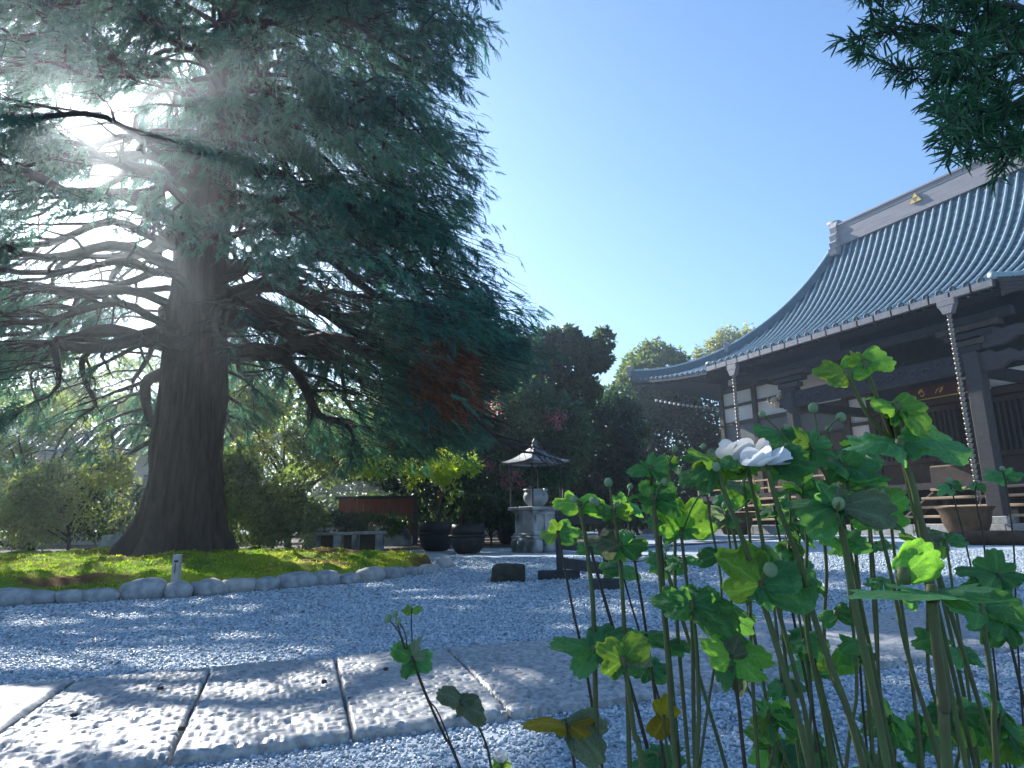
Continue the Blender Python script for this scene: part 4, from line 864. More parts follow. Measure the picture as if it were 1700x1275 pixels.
# veranda railing at the far end, lit by the sun
for s in (16.6, 14.6, 12.6): tb(s - .07, s + .07, 3.62, 3.76, 1.92, 2.75).build('railing_post', M['wood_pale'], HALL); MB().lathe([(.06, 0), (.09, .05), (.05, .09), (.1, .16), (.09, .22), (.01, .32)], 10).build('railing_finial', M['wood_pale'], HALL, smooth=True, loc=(-s, 3.69, 2.75))
for z in (2.2, 2.6): tb(12.6, 16.6, 3.65, 3.73, z, z + .07).build('railing_rail', M['wood_pale'], HALL)
for s in (8.0, 9.6, 11.2): tb(s - .06, s + .06, 3.2, 3.32, 1.92, 2.62).build('railing_post', M['wood_pale'], HALL)
for z in (2.12, 2.5): tb(7.9, 12.2, 3.22, 3.30, z, z + .07).build('railing_rail', M['wood_pale'], HALL)
# porch columns, beam, brackets
for s in (.08, 7.5):
    hw = .23 if s < 1 else .16
    tb(s - hw, s + hw, .78, 1.24, .62, 6.0, .04).build('porch_column', M['wood_grey'], HALL)
    tb(s - .36, s + .36, .66, 1.36, .36, .62, .03).build('column_base', M['stone'], HALL)
    for k, (w, z) in enumerate(((.36, 6.0), (.52, 6.22), (.75, 6.48), (1.0, 6.74))): tb(s - w, s + w, .82, 1.2, z, z + .2, .02).build('bracket', M['wood_mid' if k % 2 else 'wood_dark'], HALL)
tb(.3, 7.35, .86, 1.16, 5.36, 6.02, .03).build('porch_beam', M['wood_dark'], HALL)
tb(-1.3, 11.0, .9, 1.15, 6.95, 7.25, .02).build('purlin', M['wood_dark'], HALL)
for s in (.08, 7.5): tb(s - .14, s + .14, 1.24, 5.93, 5.2, 5.6, .03).build('tie_beam', M['wood_dark'], HALL)
# carved scrolls on the beam
cv = MB()
for k in range(16):
    s = .7 + k * .45; c = np.array((-s, .84, 5.68 + .08 * math.sin(k * 1.9)))
    cv.tube([c + np.array((.17 * math.cos(t) * (1 - t / 9), 0, .15 * math.sin(t) * (1 - t / 9))) for t in np.linspace(0, 6.5, 12)], .032, 5)
cv.build('beam_carving', M['wood_grey'], HALL, smooth=True)
# carved nosings
def nosing(s, sg, q, z, L_, m, name):
    out = [(0, -.32), (.35 * L_, -.30), (.55 * L_, -.12), (.8 * L_, -.2), (L_, -.02), (.92 * L_, .16), (.75 * L_, .08), (.6 * L_, .26), (.35 * L_, .2), (.2 * L_, .34), (0, .3)]
    return MB().prism(out, q - .12, q + .12, lambda u, v, w: (-(s + sg * u), w, z + v)).build(name, m, HALL)
nosing(-.15, -1, 1.0, 5.6, 1.6, M['wood_grey'], 'carved_nosing'); nosing(-.3, -1, 1.02, 6.35, 1.9, M['wood_grey'], 'carved_nosing')
lion = nosing(7.65, 1, 1.0, 5.62, .55, M['wood_grey'], 'carved_nosing')
mb = MB()
for d in ((.75, -.1, .2, .16), (.55, .12, .3, .2), (.9, .0, .1, .11), (.6, -.1, -.02, .15), (.42, 0, .42, .13)): mb.lathe([(d[3] * math.sin(a) + .005, -d[3] * math.cos(a)) for a in np.linspace(.1, 3.04, 7)], 9, (-(7.6 + d[0]), 1.0 + d[1], 5.62 + d[2]))
mb.tube([(-8.5, 1, 5.7), (-8.75, .95, 5.85), (-8.7, .9, 6.0)], [.07, .05, .02], 6); mb.build('lion_carving', M['wood_pale'], HALL, smooth=True)
# signboard under the lintel, gilded brush strokes on maroon
sg = tag(tb(2.0, 5.2, -.04, .04, -.25, .25, .01).build('sign_board', M['maroon'], None, loc=TW(0, 5.55, 5.78) , rot=ROT), 'maroon signboard with gold brush strokes over the hall doors', 'sign')
cv = MB()
for k in range(4):
    for st_ in range(3):
        s = 2.4 + k * .72; a0 = U(0, 6); c = np.array((-s - U(-.12, .12), -.05, U(-.1, .1)))
        cv.tube([c + np.array((.15 * math.cos(a0 + t) * (.4 + t / 4), 0, .12 * math.sin(a0 + t * 1.2))) for t in np.linspace(0, 2.4, 7)], [.012, .024, .03, .03, .026, .018, .008], 5)
cv.build('gold_lettering', M['gold'], sg)
tb(1.95, 5.25, -.055, -.03, -.29, -.25).build('gold_edge', M['gold'], sg)
# hanging lamp
lp = thing('hanging_lamp', 'small round lamp glowing warm under the porch roof', 'lamp', TW(3.0, 2.2, 6.28))
MB().lathe([(.02, .22), (.16, .16), (.24, .04), (.26, -.1), (.23, -.1), (.2, .03), (.02, .15)], 16).build('shade', M['iron'], lp, smooth=True)
MB().lathe([(.10 * math.sin(a) + .004, -.06 - .10 * math.cos(a)) for a in np.linspace(.05, 3.1, 9)], 12).build('bulb', M['bulb'], lp, smooth=True)
MB().tube([(0, 0, .2), (0, 0, 1.55)], .012, 5).build('cord', M['iron'], lp)
# rain chains with hoppers, bowls under them
cup = MB().lathe([(.035, 0), (.05, .02), (.085, .12), (.09, .15), (.08, .15), (.03, .03)], 10)
def rainchain(s, ztop, zbot, label):
    t = thing('rain_chain', label, 'rain chain', TW(s, -.12, 0), ROT, 'rain chains hanging from the porch gutter')
    MB().box(-.28, .28, -.12, .12, ztop + .06, ztop + .32, .02).build('hopper', M['gutter'], t)
    MB().prism([(-.24, ztop + .06), (-.13, ztop - .2), (.13, ztop - .2), (.24, ztop + .06)], -.12, .12, lambda u, v, w: (u, w, v)).build('spout', M['gutter'], t)
    n = int((ztop - .2 - zbot) / .165); first = None
    for k in range(n):
        z = ztop - .36 - k * .165
        if first is None: first = cup.build('chain_cup', M['chain'], t, smooth=True, loc=(0, 0, z))
        else: c = first.copy(); COL.objects.link(c); c.parent = t; c.location = (0, 0, z)
    MB().tube([(0, 0, zbot), (0, 0, ztop - .2)], .016, 5).build('link_rod', M['chain'], t)
rainchain(0.0, 7.38, .95, 'bright rain chain of cups hanging before the right porch column'); rainchain(9.6, 7.32, .95, 'darker rain chain hanging from the far end of the porch gutter')
def bowl(s, q, w, h, label):
    t = thing('iron_bowl', label, 'bowl', TW(s, q, 0), 0, 'rusty bowls under the rain chains'); r = w / 2
    MB().lathe([(r * .45, 0), (r * .62, .04), (r * .82, h * .45), (r * .90, h * .82), (r * .98, h * .93), (r * 1.06, h), (r * .95, h), (r * .82, h * .8), (r * .7, h * .4), (.02, h * .2)], 28).build('bowl', M['rust'], t, smooth=True)
    MB().lathe([(.01, h * .8), (r * .81, h * .8)], 24).build('water', M['glass'], t)
bowl(.3, -.45, 1.55, .92, 'rusty brown iron bowl under the bright rain chain'); bowl(9.9, -.5, 1.7, .95, 'dark rusty iron bowl under the far rain chain')
p = gnd(1655, 903); mb = MB().lathe([(.86, 0), (.92, .05), (.93, .2), (.86, .28), (.1, .3)], 26); tag(mb.build('millstone', M['rust'], smooth=True, loc=(p[0], p[1], 0)), 'low round brown stone in front of the right iron bowl', 'stone')
# white notice card standing at the steps
nt = thing('notice_card', 'small white notice card with dark lines at the hall steps', 'sign', TW(6.2, 1.9, .36), ROT)
MB().box(-.16, .16, -.012, .012, .62, 1.1).build('card', M['paper'], nt); MB().box(-.02, .02, -.01, .01, 0, .62).build('stick', M['wood_dark'], nt)
mb = MB()
for k in range(4): mb.box(-.11, .11 - .05 * (k % 2), -.0135, -.0122, .70 + k * .09, .73 + k * .09)
mb.build('print', M['ink'], nt)
bx = thing('offering_box', 'pale slatted offering box between the porch columns', 'box', TW(3.0, 4.2, 1.92), ROT)
MB().box(-.8, .8, -.3, .3, 0, .62, .02).build('case', M['wood_mid'], bx)
for k in range(9): MB().box(-.78, .78, -.28 + k * .063, -.28 + k * .063 + .03, .62, .66).build('slat', M['wood_pale'], bx)

# house glimpsed at the left
hp = dep(205, 735, 30); hs = thing('house', 'pale house with low tiled roof glimpsed behind the shrubs at left', 'house', (hp[0], hp[1], 0), .25)
MB().box(-4, 3, 0, 5, 0, 4.0).build('wall', M['housewall'], hs)
for k in range(3):
    w = MB().box(-3.2 + k * 2.1, -2.0 + k * 2.1, -.05, .0, 1.8, 3.1).build('window', M['wood_grey'], hs); MB().box(-3.1 + k * 2.1, -2.1 + k * 2.1, -.065, -.052, 1.9, 3.0).build('pane', M['glass'], w)
rf = MB().prism([(-.9, 3.9), (2.5, 5.6), (5.9, 3.9), (5.9, 4.05), (2.5, 5.8), (-.9, 4.05)], -4.7, 3.7, lambda u, v, w: (w, u, v)).build('roof', M['tile'], hs)
for x in np.arange(-4.6, 3.7, .45): MB().tube([(x, -.88, 4.08), (x, 2.45, 5.78)], .06, 5).build('tile_row', M['tile'], rf)
# bamboo fence rail right of the trunk
fp = dep(440, 853, 16.2); fe = thing('bamboo_fence', 'low bamboo rail fence in the shrubs right of the trunk', 'fence', (fp[0], fp[1], 0), .1)
for z in (.75, .42): MB().tube([(-1.1, 0, z + .05), (1.6, 0, z - .05)], .035, 7).build('rail', M['wood_pale'], fe, smooth=True)
for x in (-.9, .2, 1.4): MB().lathe([(.05, 0), (.05, .86), (.01, .88)], 8, (x, .09, 0)).build('post', M['wood_grey'], fe)

# ------------------------------------------------------------------ overhanging podocarpus at the top right
def podocarpus():
    base = np.array([3.6, 2.7, 0.0]); t = thing('podocarpus_tree', 'podocarpus with dark strap needles overhanging the top right corner', 'tree', base)
    br = MB(); tp = branch_path((0, 0, -.05), (0.05, 0.02, 1), 4.2, 8, .04, 0); br.tube(tp, [.12 - .01 * k for k in range(9)], 8, False)
    Yd = 2.35; SH = []
    def L(x, y, Y): return dep(x, y, Y) - base
    r = random.Random(5)
    mains = [((1780, 40), (1640, 70), (1530, 40), (1440, 60)), ((1780, 40), (1660, 10), (1560, -30), (1440, -10)), ((1790, 130), (1700, 140), (1600, 130), (1500, 115)), ((1790, 190), (1720, 190), (1650, 200), (1580, 200)), ((1790, 205), (1745, 220), (1700, 240), (1660, 245)), ((1780, 60), (1690, 80), (1620, 100), (1560, 90)), ((1780, 150), (1700, 165), (1640, 205), (1590, 195)), ((1780, -20), (1680, -40), (1600, -60), (1500, -60)), ((1800, 90), (1730, 60), (1680, 40), (1640, 20))]
    for mi, pxs in enumerate(mains):
        Ys = [Yd + .55, Yd + r.uniform(-.1, .25), Yd + r.uniform(-.25, .2), Yd + r.uniform(-.3, .1)]
        pts = [tp[min(8, 5 + mi % 3)]] + [L(x, y, Y) for (x, y), Y in zip(pxs, Ys)]
        dense = []
        for a, b in zip(pts[:-1], pts[1:]):
            for k in range(5): dense.append(a + (b - a) * k / 5 + np.array([r.gauss(0, .008) for _ in range(3)]))
        dense.append(pts[-1]); m_ = len(dense)
        br.tube(dense, [.018 * (1 - k / m_) + .004 for k in range(m_)], 5, False)
        SH.append((dense[-1], dense[-1] - dense[-4]))
        for k in range(7, m_):
            for _ in range(1 if k < 12 else 2):
                d = np.array([r.gauss(-.5, .6), r.gauss(0, .6), r.gauss(-.1, .6)]); d /= np.linalg.norm(d); l = r.uniform(.05, .20)
                sp = branch_path(dense[k], d, l, 3, .1, .1); br.tube(sp, [.005, .004, .003, .002], 4, False)
                SH.append((sp[-1], sp[-1] - sp[-2])); SH.append((sp[2], sp[2] - sp[0]))
    br.build('branches', M['branch'], t, smooth=True)
    P, D, S = [], [], []
    for p, d in SH:
        d = d / np.linalg.norm(d)
        for k in range(17):
            v = np.array([r.gauss(0, 1) for _ in range(3)]); v /= np.linalg.norm(v); f = r.random()
            P.append(p - d * .055 * f); D.append(d * (0.75 - .5 * f) + v * .75); S.append(r.uniform(.065, .10) * (.7 + .3 * f))
    tv = np.array([(0, 0, 0), (-.055, .25, .01), (-.05, .75, .0), (0, 1, -.03), (.05, .75, 0), (.055, .25, .01)]); tt = np.array([(0, 3, 2), (0, 2, 1), (0, 4, 3), (0, 5, 4)])
    V, T = stamp(tv, tt, np.array(P), frames(np.array(D), rng.uniform(-1.5, 1.5, len(P))), np.array(S))
    c = np.array([0.035, 0.11, 0.05]) * rng.uniform(.6, 1.5, (len(P), 1)); trimesh('crown', V, T, M['needle'], t, np.repeat(c, 4, 0))
podocarpus()

# ------------------------------------------------------------------ Japanese anemones in the foreground
def anemone_leaf(seed, lobes=3, L=1.0, fold=.2):
    r = np.random.default_rng(seed); na_, nr = 57, 8
    th = np.linspace(-1.75, 1.75, na_); cen = (np.array([-1.05, 0, 1.05]) if lobes == 3 else np.array([-.45, .5]) if lobes == 2 else np.array([0.0])) + r.uniform(-.1, .1, lobes if lobes != 1 else 1)
    wd = {3: .56, 2: .62, 1: .85}[lobes]; am = [r.uniform(.82, 1.0) if abs(c) > .3 else 1.0 for c in cen]
    R_ = .46 + .54 * np.max([a * np.exp(-np.abs((th - c) / wd) ** 3.2) for a, c in zip(am, cen)], axis=0)
    R_ *= 1 + .09 * np.abs(np.sin(th * 9 + 1.2 * np.sin(th * 3) + r.uniform(0, 3))) - .045
    R_ *= np.clip(1.35 - np.abs(th) / 2.3, .3, 1)
    rows, veins = [], []
    p1, p2 = r.uniform(0, 6, 2)
    for j in range(nr):
        f = (j / (nr - 1)) ** .8; x = np.sin(th) * R_ * f; y = np.cos(th) * R_ * f
        vein = np.min([np.abs(th - c) for c in cen], axis=0)
        z = .10 * f * f * np.sin(th * 3 + p1) + .05 * f * np.sin(th * 7 + p2) * f + fold * f * np.minimum(vein, .5) * .8 + .012 * f * np.sin(vein * 26 - f * 14) - (.10 + r.uniform(0, .25)) * f * f * (y > -.2)
        rows.append(np.stack([x, y + .02, z], 1) * L); veins.append(np.clip(np.exp(-(vein / .055) ** 2) + .45 * np.clip(np.sin(vein * 22 - f * 16) - .72, 0, 1) * 3.5 * (vein > .06), 0, 1) * (1 - .6 * f))
    return np.array(rows), np.array(veins)
LEAFS = []
for k in range(12):
    g_, v_ = anemone_leaf(k, lobes=(3, 3, 3, 2, 3, 1)[k % 6])
    o = MB().grid(g_).build('leaf', M['an_leaf'], smooth=True); at_ = o.data.attributes.new('vein', 'FLOAT', 'POINT'); at_.data.foreach_set('value', v_.astype(np.float32).ravel()); LEAFS.append(o.data); bpy.data.objects.remove(o)
LEAFM = {}
for nm in ('an_leaf', 'an_lit', 'an_yellow', 'an_pale'):
    for k, me in enumerate(LEAFS):
        m2 = me.copy(); m2.name = 'leaf'; m2.materials.clear(); m2.materials.append(M[nm]); LEAFM[nm, k] = m2
budme = MB().lathe([(.02 + .98 * math.sin(a) ** .9, -math.cos(a)) for a in np.linspace(.0, 3.1, 9)], 12).build('bud', M['bud'], smooth=True); BUD = budme.data; bpy.data.objects.remove(budme)
def place_leaf(parent, node, dx, dy, Y, kind, depth=None, face=None, k=None, flat=1.0):
    """leaf from node towards an offset measured on the picture at that distance; size = offset length"""
    f = Y / FPX; L = math.hypot(dx, dy) * f
    ax = _R * dx * f + _U * dy * f + _F * (depth if depth is not None else U(-.45, .45)) * L
    ax = ax / np.linalg.norm(ax)
    nrm = np.array([U(-.35, .35), -(U(.3, .8) if face is None else face), U(.5, .95)])
    X = np.cross(ax, nrm); X /= np.linalg.norm(X); Z = np.cross(X, ax)
    L *= 1.02; me = LEAFM[kind, random.randrange(12) if k is None else k]
    o = bpy.data.objects.new('leaf', me); COL.objects.link(o); o.parent = parent
    w = L * U(.8, 1.0); Z = Z * flat
    o.matrix_local = Matrix(((X[0] * w, ax[0] * L, Z[0] * L, node[0]), (X[1] * w, ax[1] * L, Z[1] * L, node[1]), (X[2] * w, ax[2] * L, Z[2] * L, node[2]), (0, 0, 0, 1)))
    return o
def place_bud(parent, p, r, label=None):
    o = bpy.data.objects.new('bud', BUD); COL.objects.link(o); o.parent = parent; o.location = p; o.scale = (r, r, r * 1.12); o.rotation_euler = (U(-.4, .4), U(-.4, .4), 0)
def smooth_path(P, n=5):
    P = [np.asarray(p, float) for p in P]; out = []
    for i in range(len(P) - 1):
        a, b, c, d = P[max(i - 1, 0)], P[i], P[i + 1], P[min(i + 2, len(P) - 1)]
        for k in range(n):
            t = k / n; out.append(.5 * ((2 * b) + (-a + c) * t + (2 * a - 5 * b + 4 * c - d) * t * t + (-a + 3 * b - 3 * c + d) * t ** 3))
    out.append(P[-1]); return out
def flower(parent, node, L, npet=6, up=.5, tilt=(0.1, -.25), open_=.8):
    for k in range(npet):
        a = 2 * math.pi * k / npet + .3; r = np.random.default_rng(k + int(L * 9000)); rows = []
        for i in range(8):
            f = i / 7; w = .60 * math.sin(math.pi * (.08 + .86 * f)) ** .62
            row = []
            for j in range(9):
                g = -1 + j / 4; x = g * w; y = f * open_; z = up * f ** 1.2 * (1 - .18 * f) + .30 * g * g * w + .035 * math.sin(5 * f + 4 * g + k * 2) * f - .10 * f ** 4
                row.append((x * L, (y + .03) * L, z * L))
            rows.append(row)
        o = MB().grid(rows).build('petal', M['petal'], parent, smooth=True, loc=node, rot=(tilt[1], tilt[0], a))
    MB().lathe([(L * .16 * math.sin(t) + .0005, L * .13 - L * .1 * math.cos(t)) for t in np.linspace(.1, 3, 6)], 10).build('stamens', M['pollen'], parent, loc=node)
GA = 'japanese anemone stems in the foreground'
ALL_G = []
def anemone(px, Y, label, whorls=(), buds=(), thick=8, group=GA, stem='an_stem', name='anemone', bl=None):
    """px: stem on the picture from its top down; whorls: (index or pixel, [(dx,dy,kind)...]); the foot is carried on to the ground"""
    Ys = [Y + .05 * i / max(1, len(px) - 1) for i in range(len(px))]
    W_ = [dep(x, y, yy) for (x, y), yy in zip(px, Ys)]
    a, b = W_[-2], W_[-1]; d = (b - a) / np.linalg.norm(b - a); d = d + np.array([0, 0.0, -.35]); d /= np.linalg.norm(d)
    foot = b + d * (b[2] / -d[2]) if b[2] > 0 else b
    base = np.array([foot[0], foot[1], 0.0]); t = thing(name, label, 'anemone', base, group=group)
    pts = smooth_path([w - base for w in W_] + [foot - base]); m_ = len(pts); r0 = thick * Y / FPX * .5
    pts = [p + np.array([.0009 * math.sin(i * .5 + Y * 40), .001 * math.cos(i * .4), 0]) for i, p in enumerate(pts)]
    MB().tube(pts, [r0 * (.72 + .4 * i / m_) for i in range(m_)], 7).build('stem', M[stem], t, smooth=True)
    for (x, y), leaves in whorls:
        node = dep(x, y, Y + .01) - base; MB().lathe([(r0 * .9, -r0 * 1.6), (r0 * 1.2, 0), (r0 * .8, r0 * 1.4)], 8).build('node', M[stem], t, smooth=True, loc=node)
        for lf in leaves: place_leaf(t, node, lf[0], lf[1], Y, lf[2], *lf[3:])
    for bx, by, br_, fx, fy in buds:
        p = dep(bx, by, Y + U(-.01, .01)) - base; q = dep(fx, fy, Y) - base
        mid = (p + q) / 2 + np.array([U(-.004, .004), U(-.01, .01), 0.004])
        MB().tube(smooth_path([q, mid, p], 4), max(.0009, r0 * .42), 5).build('flower_stalk', M[stem], t, smooth=True); place_bud(t, p, br_ * Y / FPX)
    return t
d_, b_, y_, p_ = 'an_leaf', 'an_lit', 'an_yellow', 'an_pale'
anemone([(1492, 742), (1512, 800), (1532, 880), (1548, 985), (1560, 1100), (1572, 1275)], .62, 'tallest anemone stem with paired bright leaves held against the dark eaves',
    [((1494, 738), [(-85, 18, d_, -.2), (112, 22, d_, .1), (40, 5, d_, -.5), (-30, -10, d_, -.6)]), ((1488, 676), [(-42, 22, b_, .1, .7), (40, 22, b_, -.1, .8), (72, -16, b_, .2), (-8, -30, d_, -.3)]), ((1408, 620), [(-52, 10, b_, .1, .9), (30, 34, b_, 0, .9), (-8, -14, d_, -.2)]), ((1436, 606), [(50, 22, b_, .1, .9), (-20, 26, b_, .2, 1.0), (18, 8, b_, -.3)])], thick=14)
T_ = ALL_G
def twig(px, Y, thick, parent_label, group=GA): pass
anemone([(1408, 620), (1440, 690), (1492, 742), (1500, 770)], .62, 'thin forked stalk carrying the left bright leaf of the tallest anemone', [], thick=9); anemone([(1436, 606), (1462, 680), (1486, 735), (1500, 770)], .625, 'thin forked stalk carrying the right bright leaf of the tallest anemone', [], thick=9)
anemone([(1487, 676), (1490, 720), (1500, 770), (1520, 860)], .63, 'short upright stalk with cupped leaf beside the tallest anemone stem', [], thick=9)
anemone([(1192, 778), (1215, 850), (1240, 920), (1264, 985), (1300, 1110), (1345, 1275)], .72, 'anemone stem with a large round bud between wide lobed leaves at mid height',
    [((1190, 772), [(-46, -4, d_, .1), (-38, 30, b_, .0), (30, 14, d_, -.4), (-62, -22, d_, .3), (-30, -38, b_, -.2)]), ((1264, 972), [(-58, 54, b_, .1, .9, 0), (-40, -14, d_, -.4), (84, 34, d_, .1, .4), (52, 44, d_, .3), (20, -30, d_, -.5)])], [(1279, 946, 11, 1266, 972), (1189, 775, 7, 1195, 790)], 11)
f1 = anemone([(1243, 772), (1252, 830), (1266, 900), (1290, 1000), (1330, 1160), (1352, 1275)], .74, 'anemone opening a large white flower above the lobed leaves', [((1240, 768), [(-46, 16, d_, .0, .9), (-60, -8, b_, .2), (30, -8, b_, -.3)])], [], 8)
b0 = np.array(f1.location); flower(f1, dep(1238, 770, .735) - b0, .038, 6, .85, (.3, -.1), .62)
f2 = anemone([(1275, 778), (1296, 850), (1325, 930), (1352, 1020), (1385, 1120), (1432, 1275)], .70, 'anemone with a second white flower beside a broad blue green leaf', [((1276, 772), [(66, 18, d_, .0, .8), (60, 46, d_, .3), (24, -6, b_, -.3)])], [], 11)
b0 = np.array(f2.location); flower(f2, dep(1272, 770, .70) - b0, .030, 6, .5, (.5, -.1), .8)
anemone([(1388, 850), (1400, 900), (1412, 960), (1436, 1090), (1474, 1275)], .62, 'anemone with a broad whorl around a round bud in front of the hall steps', [((1390, 842), [(-78, 12, d_, -.1, .5), (-60, -22, d_, -.4), (60, 8, d_, .0, .6), (90, 26, p_, .2), (10, 34, p_, .4), (-20, 44, d_, .3)])], [(1392, 836, 10, 1390, 850)], 13)
anemone([(1458, 858), (1470, 920), (1490, 1010), (1520, 1130), (1560, 1275)], .75, 'anemone stem with pale bud and drooping bright leaves right of the broad whorl', [((1458, 852), [(-26, 34, b_, .0), (46, 28, b_, .0, .8), (54, -10, d_, .2), (-44, -12, b_, -.3)])], [(1462, 858, 8, 1458, 870)], 8)
anemone([(1546, 1000), (1556, 1080), (1566, 1170), (1574, 1275)], .52, 'thick ribbed anemone stem with great dark leaves spreading level at lower right', [((1548, 984), [(-135, 10, d_, -.2, .0, 1, .3), (125, -8, d_, .1, .0, 4, .3), (-60, 8, d_, .5, .0, 2, .4), (90, 6, d_, .5, .0, 7, .4), (56, -16, d_, -.3, .05, 8, .4)]), ((1500, 955), [(48, 46, b_, .0, 1.1, 5)])], [], 18)
anemone([(1630, 1010), (1640, 1080), (1648, 1160), (1656, 1275)], .68, 'slim anemone stem with level dark leaf right of the thick ribbed stem', [((1630, 1006), [(-52, 12, d_, .0, .5), (70, 6, d_, .1, .5), (20, 28, d_, .4)])], [], 9)
anemone([(1084, 822), (1092, 900), (1098, 990), (1112, 1130), (1122, 1275)], .84, 'anemone with two tiers of dark leaves right of the incense burner', [((1084, 826), [(-40, 6, d_, .0), (36, 22, d_, .2), (50, -4, d_, .0), (-14, 28, d_, .4), (-10, -26, d_, -.2)]), ((1080, 778), [(-38, -4, d_, .0), (26, 20, d_, .1, .9), (-16, 16, d_, .2), (30, -14, d_, -.2)])], [(1103, 800, 6, 1088, 830)], 9)
anemone([(1080, 780), (1084, 826), (1090, 880)], .845, 'upper stalk joining the two leaf tiers right of the burner', [], thick=7)
anemone([(1018, 850), (1026, 905), (1034, 980), (1040, 1120), (1046, 1275)], .94, 'anemone with a tall nodding bud above its leaves left of the dark tiers', [((1018, 848), [(-34, 6, d_), (34, 4, b_), (8, -20, d_), (-18, -12, d_)]), ((1030, 905), [(-46, 20, p_, .2), (40, 10, d_), (-22, -26, d_), (22, -22, b_), (6, 26, d_)])], [(1010, 801, 7, 1017, 848), (986, 832, 6, 1000, 856), (992, 834, 5, 1004, 856), (1024, 838, 5, 1018, 850)], 8)
anemone([(962, 842), (974, 910), (984, 985), (986, 1080), (992, 1275)], .95, 'anemone with bright green top leaves in front of the wooden barrier', [((962, 838), [(-40, 10, b_, .0, .8), (34, 14, b_, .0, .8), (50, -4, b_), (4, -16, d_)]), ((985, 1078), [(-60, 18, d_, .1), (60, 34, d_, .2), (-34, -30, d_), (74, 6, d_)])], [(953, 829, 6, 962, 842), (984, 831, 6, 966, 845)], 9)
anemone([(926, 886), (940, 950), (954, 1030), (975, 1120), (1000, 1275)], 1.0, 'slender leftmost stem of the tall clump with a small leaf before the barrier post', [((926, 884), [(-30, -2, b_), (-8, 20, b_), (42, 6, d_)])], [], 5, stem='an_stem2')
anemone([(1131, 880), (1140, 960), (1148, 1060), (1155, 1275)], .86, 'anemone with cupped bright leaves standing below the white flower', [((1131, 880), [(-34, 34, b_, .0, .9), (36, 44, b_, .0, .8), (24, 6, d_), (-40, 4, d_, .2)])], [(1165, 818, 5, 1134, 880)], 7)
anemone([(1148, 1004), (1158, 1090), (1160, 1180), (1156, 1275)], .82, 'anemone with long level leaf reaching right low in the clump', [((1148, 1002), [(-60, 12, d_, .1), (104, -6, d_, .1, .5), (40, 22, d_, .3), (-30, 22, d_), (14, -26, d_)])], [], 8)
anemone([(1034, 1092), (1046, 1170), (1056, 1225), (1066, 1275)], .78, 'short anemone with bright yellow green leaves low at the left of the clump', [((1034, 1096), [(-40, 20, b_, .0, 1.0), (32, 34, b_, .0, 1.0), (44, 10, p_, .3), (-20, -30, d_), (6, 26, b_, .2)])], [], 10)
anemone([(1216, 1108), (1226, 1180), (1238, 1275)], .78, 'low anemone with bright leaf tips over a grey green leaf', [((1214, 1092), [(-40, 26, b_, .0, .7), (64, 14, b_, .0, .6), (52, -36, p_, .2, .9), (-30, -40, d_, .2), (8, 30, p_)])], [], 7, stem='an_stem2')
anemone([(684, 1090), (706, 1150), (736, 1220), (764, 1275)], 1.02, 'small lone anemone left of the clump with dark leaves and three buds', [((684, 1094), [(-30, 18, d_, .0, .9), (34, -2, d_, .1, .8), (10, -26, d_, .0, .9), (-24, -18, d_), (8, 34, p_)])], [(644, 1027, 6, 672, 1078), (656, 1019, 5, 674, 1078), (661, 1031, 5, 676, 1078)], 5, stem='an_stem2')
anemone([(684, 1012), (684, 1050), (686, 1090), (712, 1160), (742, 1220)], 1.03, 'hair thin stalk with one tiny bright leaf above the lone anemone', [((684, 1012), [(-16, 3, b_, .0, .5), (15, 4, b_, .0, .5)])], [], 2.5, stem='an_stem2')
anemone([(764, 1168), (790, 1200), (808, 1240), (816, 1275)], 1.05, 'withered pale anemone leaves drooping beside the slab edge', [((764, 1164), [(-34, 14, p_, .1, .5), (46, -14, p_, .2, .4), (22, 6, p_, .3, .4), (-8, -20, y_, .1)])], [], 4, stem='an_stem2')
f3 = anemone([(832, 1264), (836, 1290), (842, 1320)], 1.1, 'small white anemone flower near the bottom edge', [((832, 1266), [(-16, -8, b_, .1, .8), (16, -6, b_, .1, .8)])], [], 4)
b0 = np.array(f3.location); flower(f3, dep(832, 1266, 1.1) - b0, .020, 5, .9, (.0, .0), .45)
anemone([(944, 1206), (948, 1240), (954, 1275)], .98, 'low anemone with curled yellow leaves near the bottom edge', [((940, 1204), [(-66, 2, y_, .1, .05, 5, .5), (44, 6, y_, .3, .1, 2, .5), (30, -22, p_, .1), (-20, -12, p_), (70, -16, p_, .0)])], [], 5, stem='an_stem2')
anemone([(1102, 1190), (1106, 1240), (1110, 1275)], .9, 'low stem with one bright yellow dying leaf in the clump', [((1102, 1190), [(8, 30, y_, .0, 1.0), (-12, -34, y_, .0, 1.0)])], [], 5)
anemone([(1345, 735), (1370, 790), (1392, 840), (1420, 960)], .78, 'anemone with sunlit green leaves beside the white flowers', [((1345, 742), [(-58, -6, b_, .0, .8), (-24, 34, b_, .0, .9), (24, 26, d_), (44, -8, d_), (10, -30, d_)])], [(1265, 688, 6, 1320, 742), (1350, 677, 8, 1358, 730), (1396, 693, 8, 1372, 715)], 7)
anemone([(1402, 772), (1412, 850), (1425, 960), (1450, 1275)], .8, 'anemone with a dense dark tuft of leaves before the hall doors', [((1402, 772), [(-50, 8, d_), (52, 14, d_), (-30, -26, d_), (40, -24, d_), (10, 34, d_), (70, -4, d_)])], [(1375, 712, 5, 1398, 770), (1336, 768, 6, 1390, 776)], 7)
anemone([(1578, 806), (1590, 850), (1604, 910), (1640, 1080)], 1.15, 'thin stem with tiny budded whorl before the right iron bowl', [((1578, 806), [(-22, -8, d_), (20, 4, d_), (4, 12, d_)])], [(1576, 798, 5, 1578, 808)], 3, stem='an_stem2')
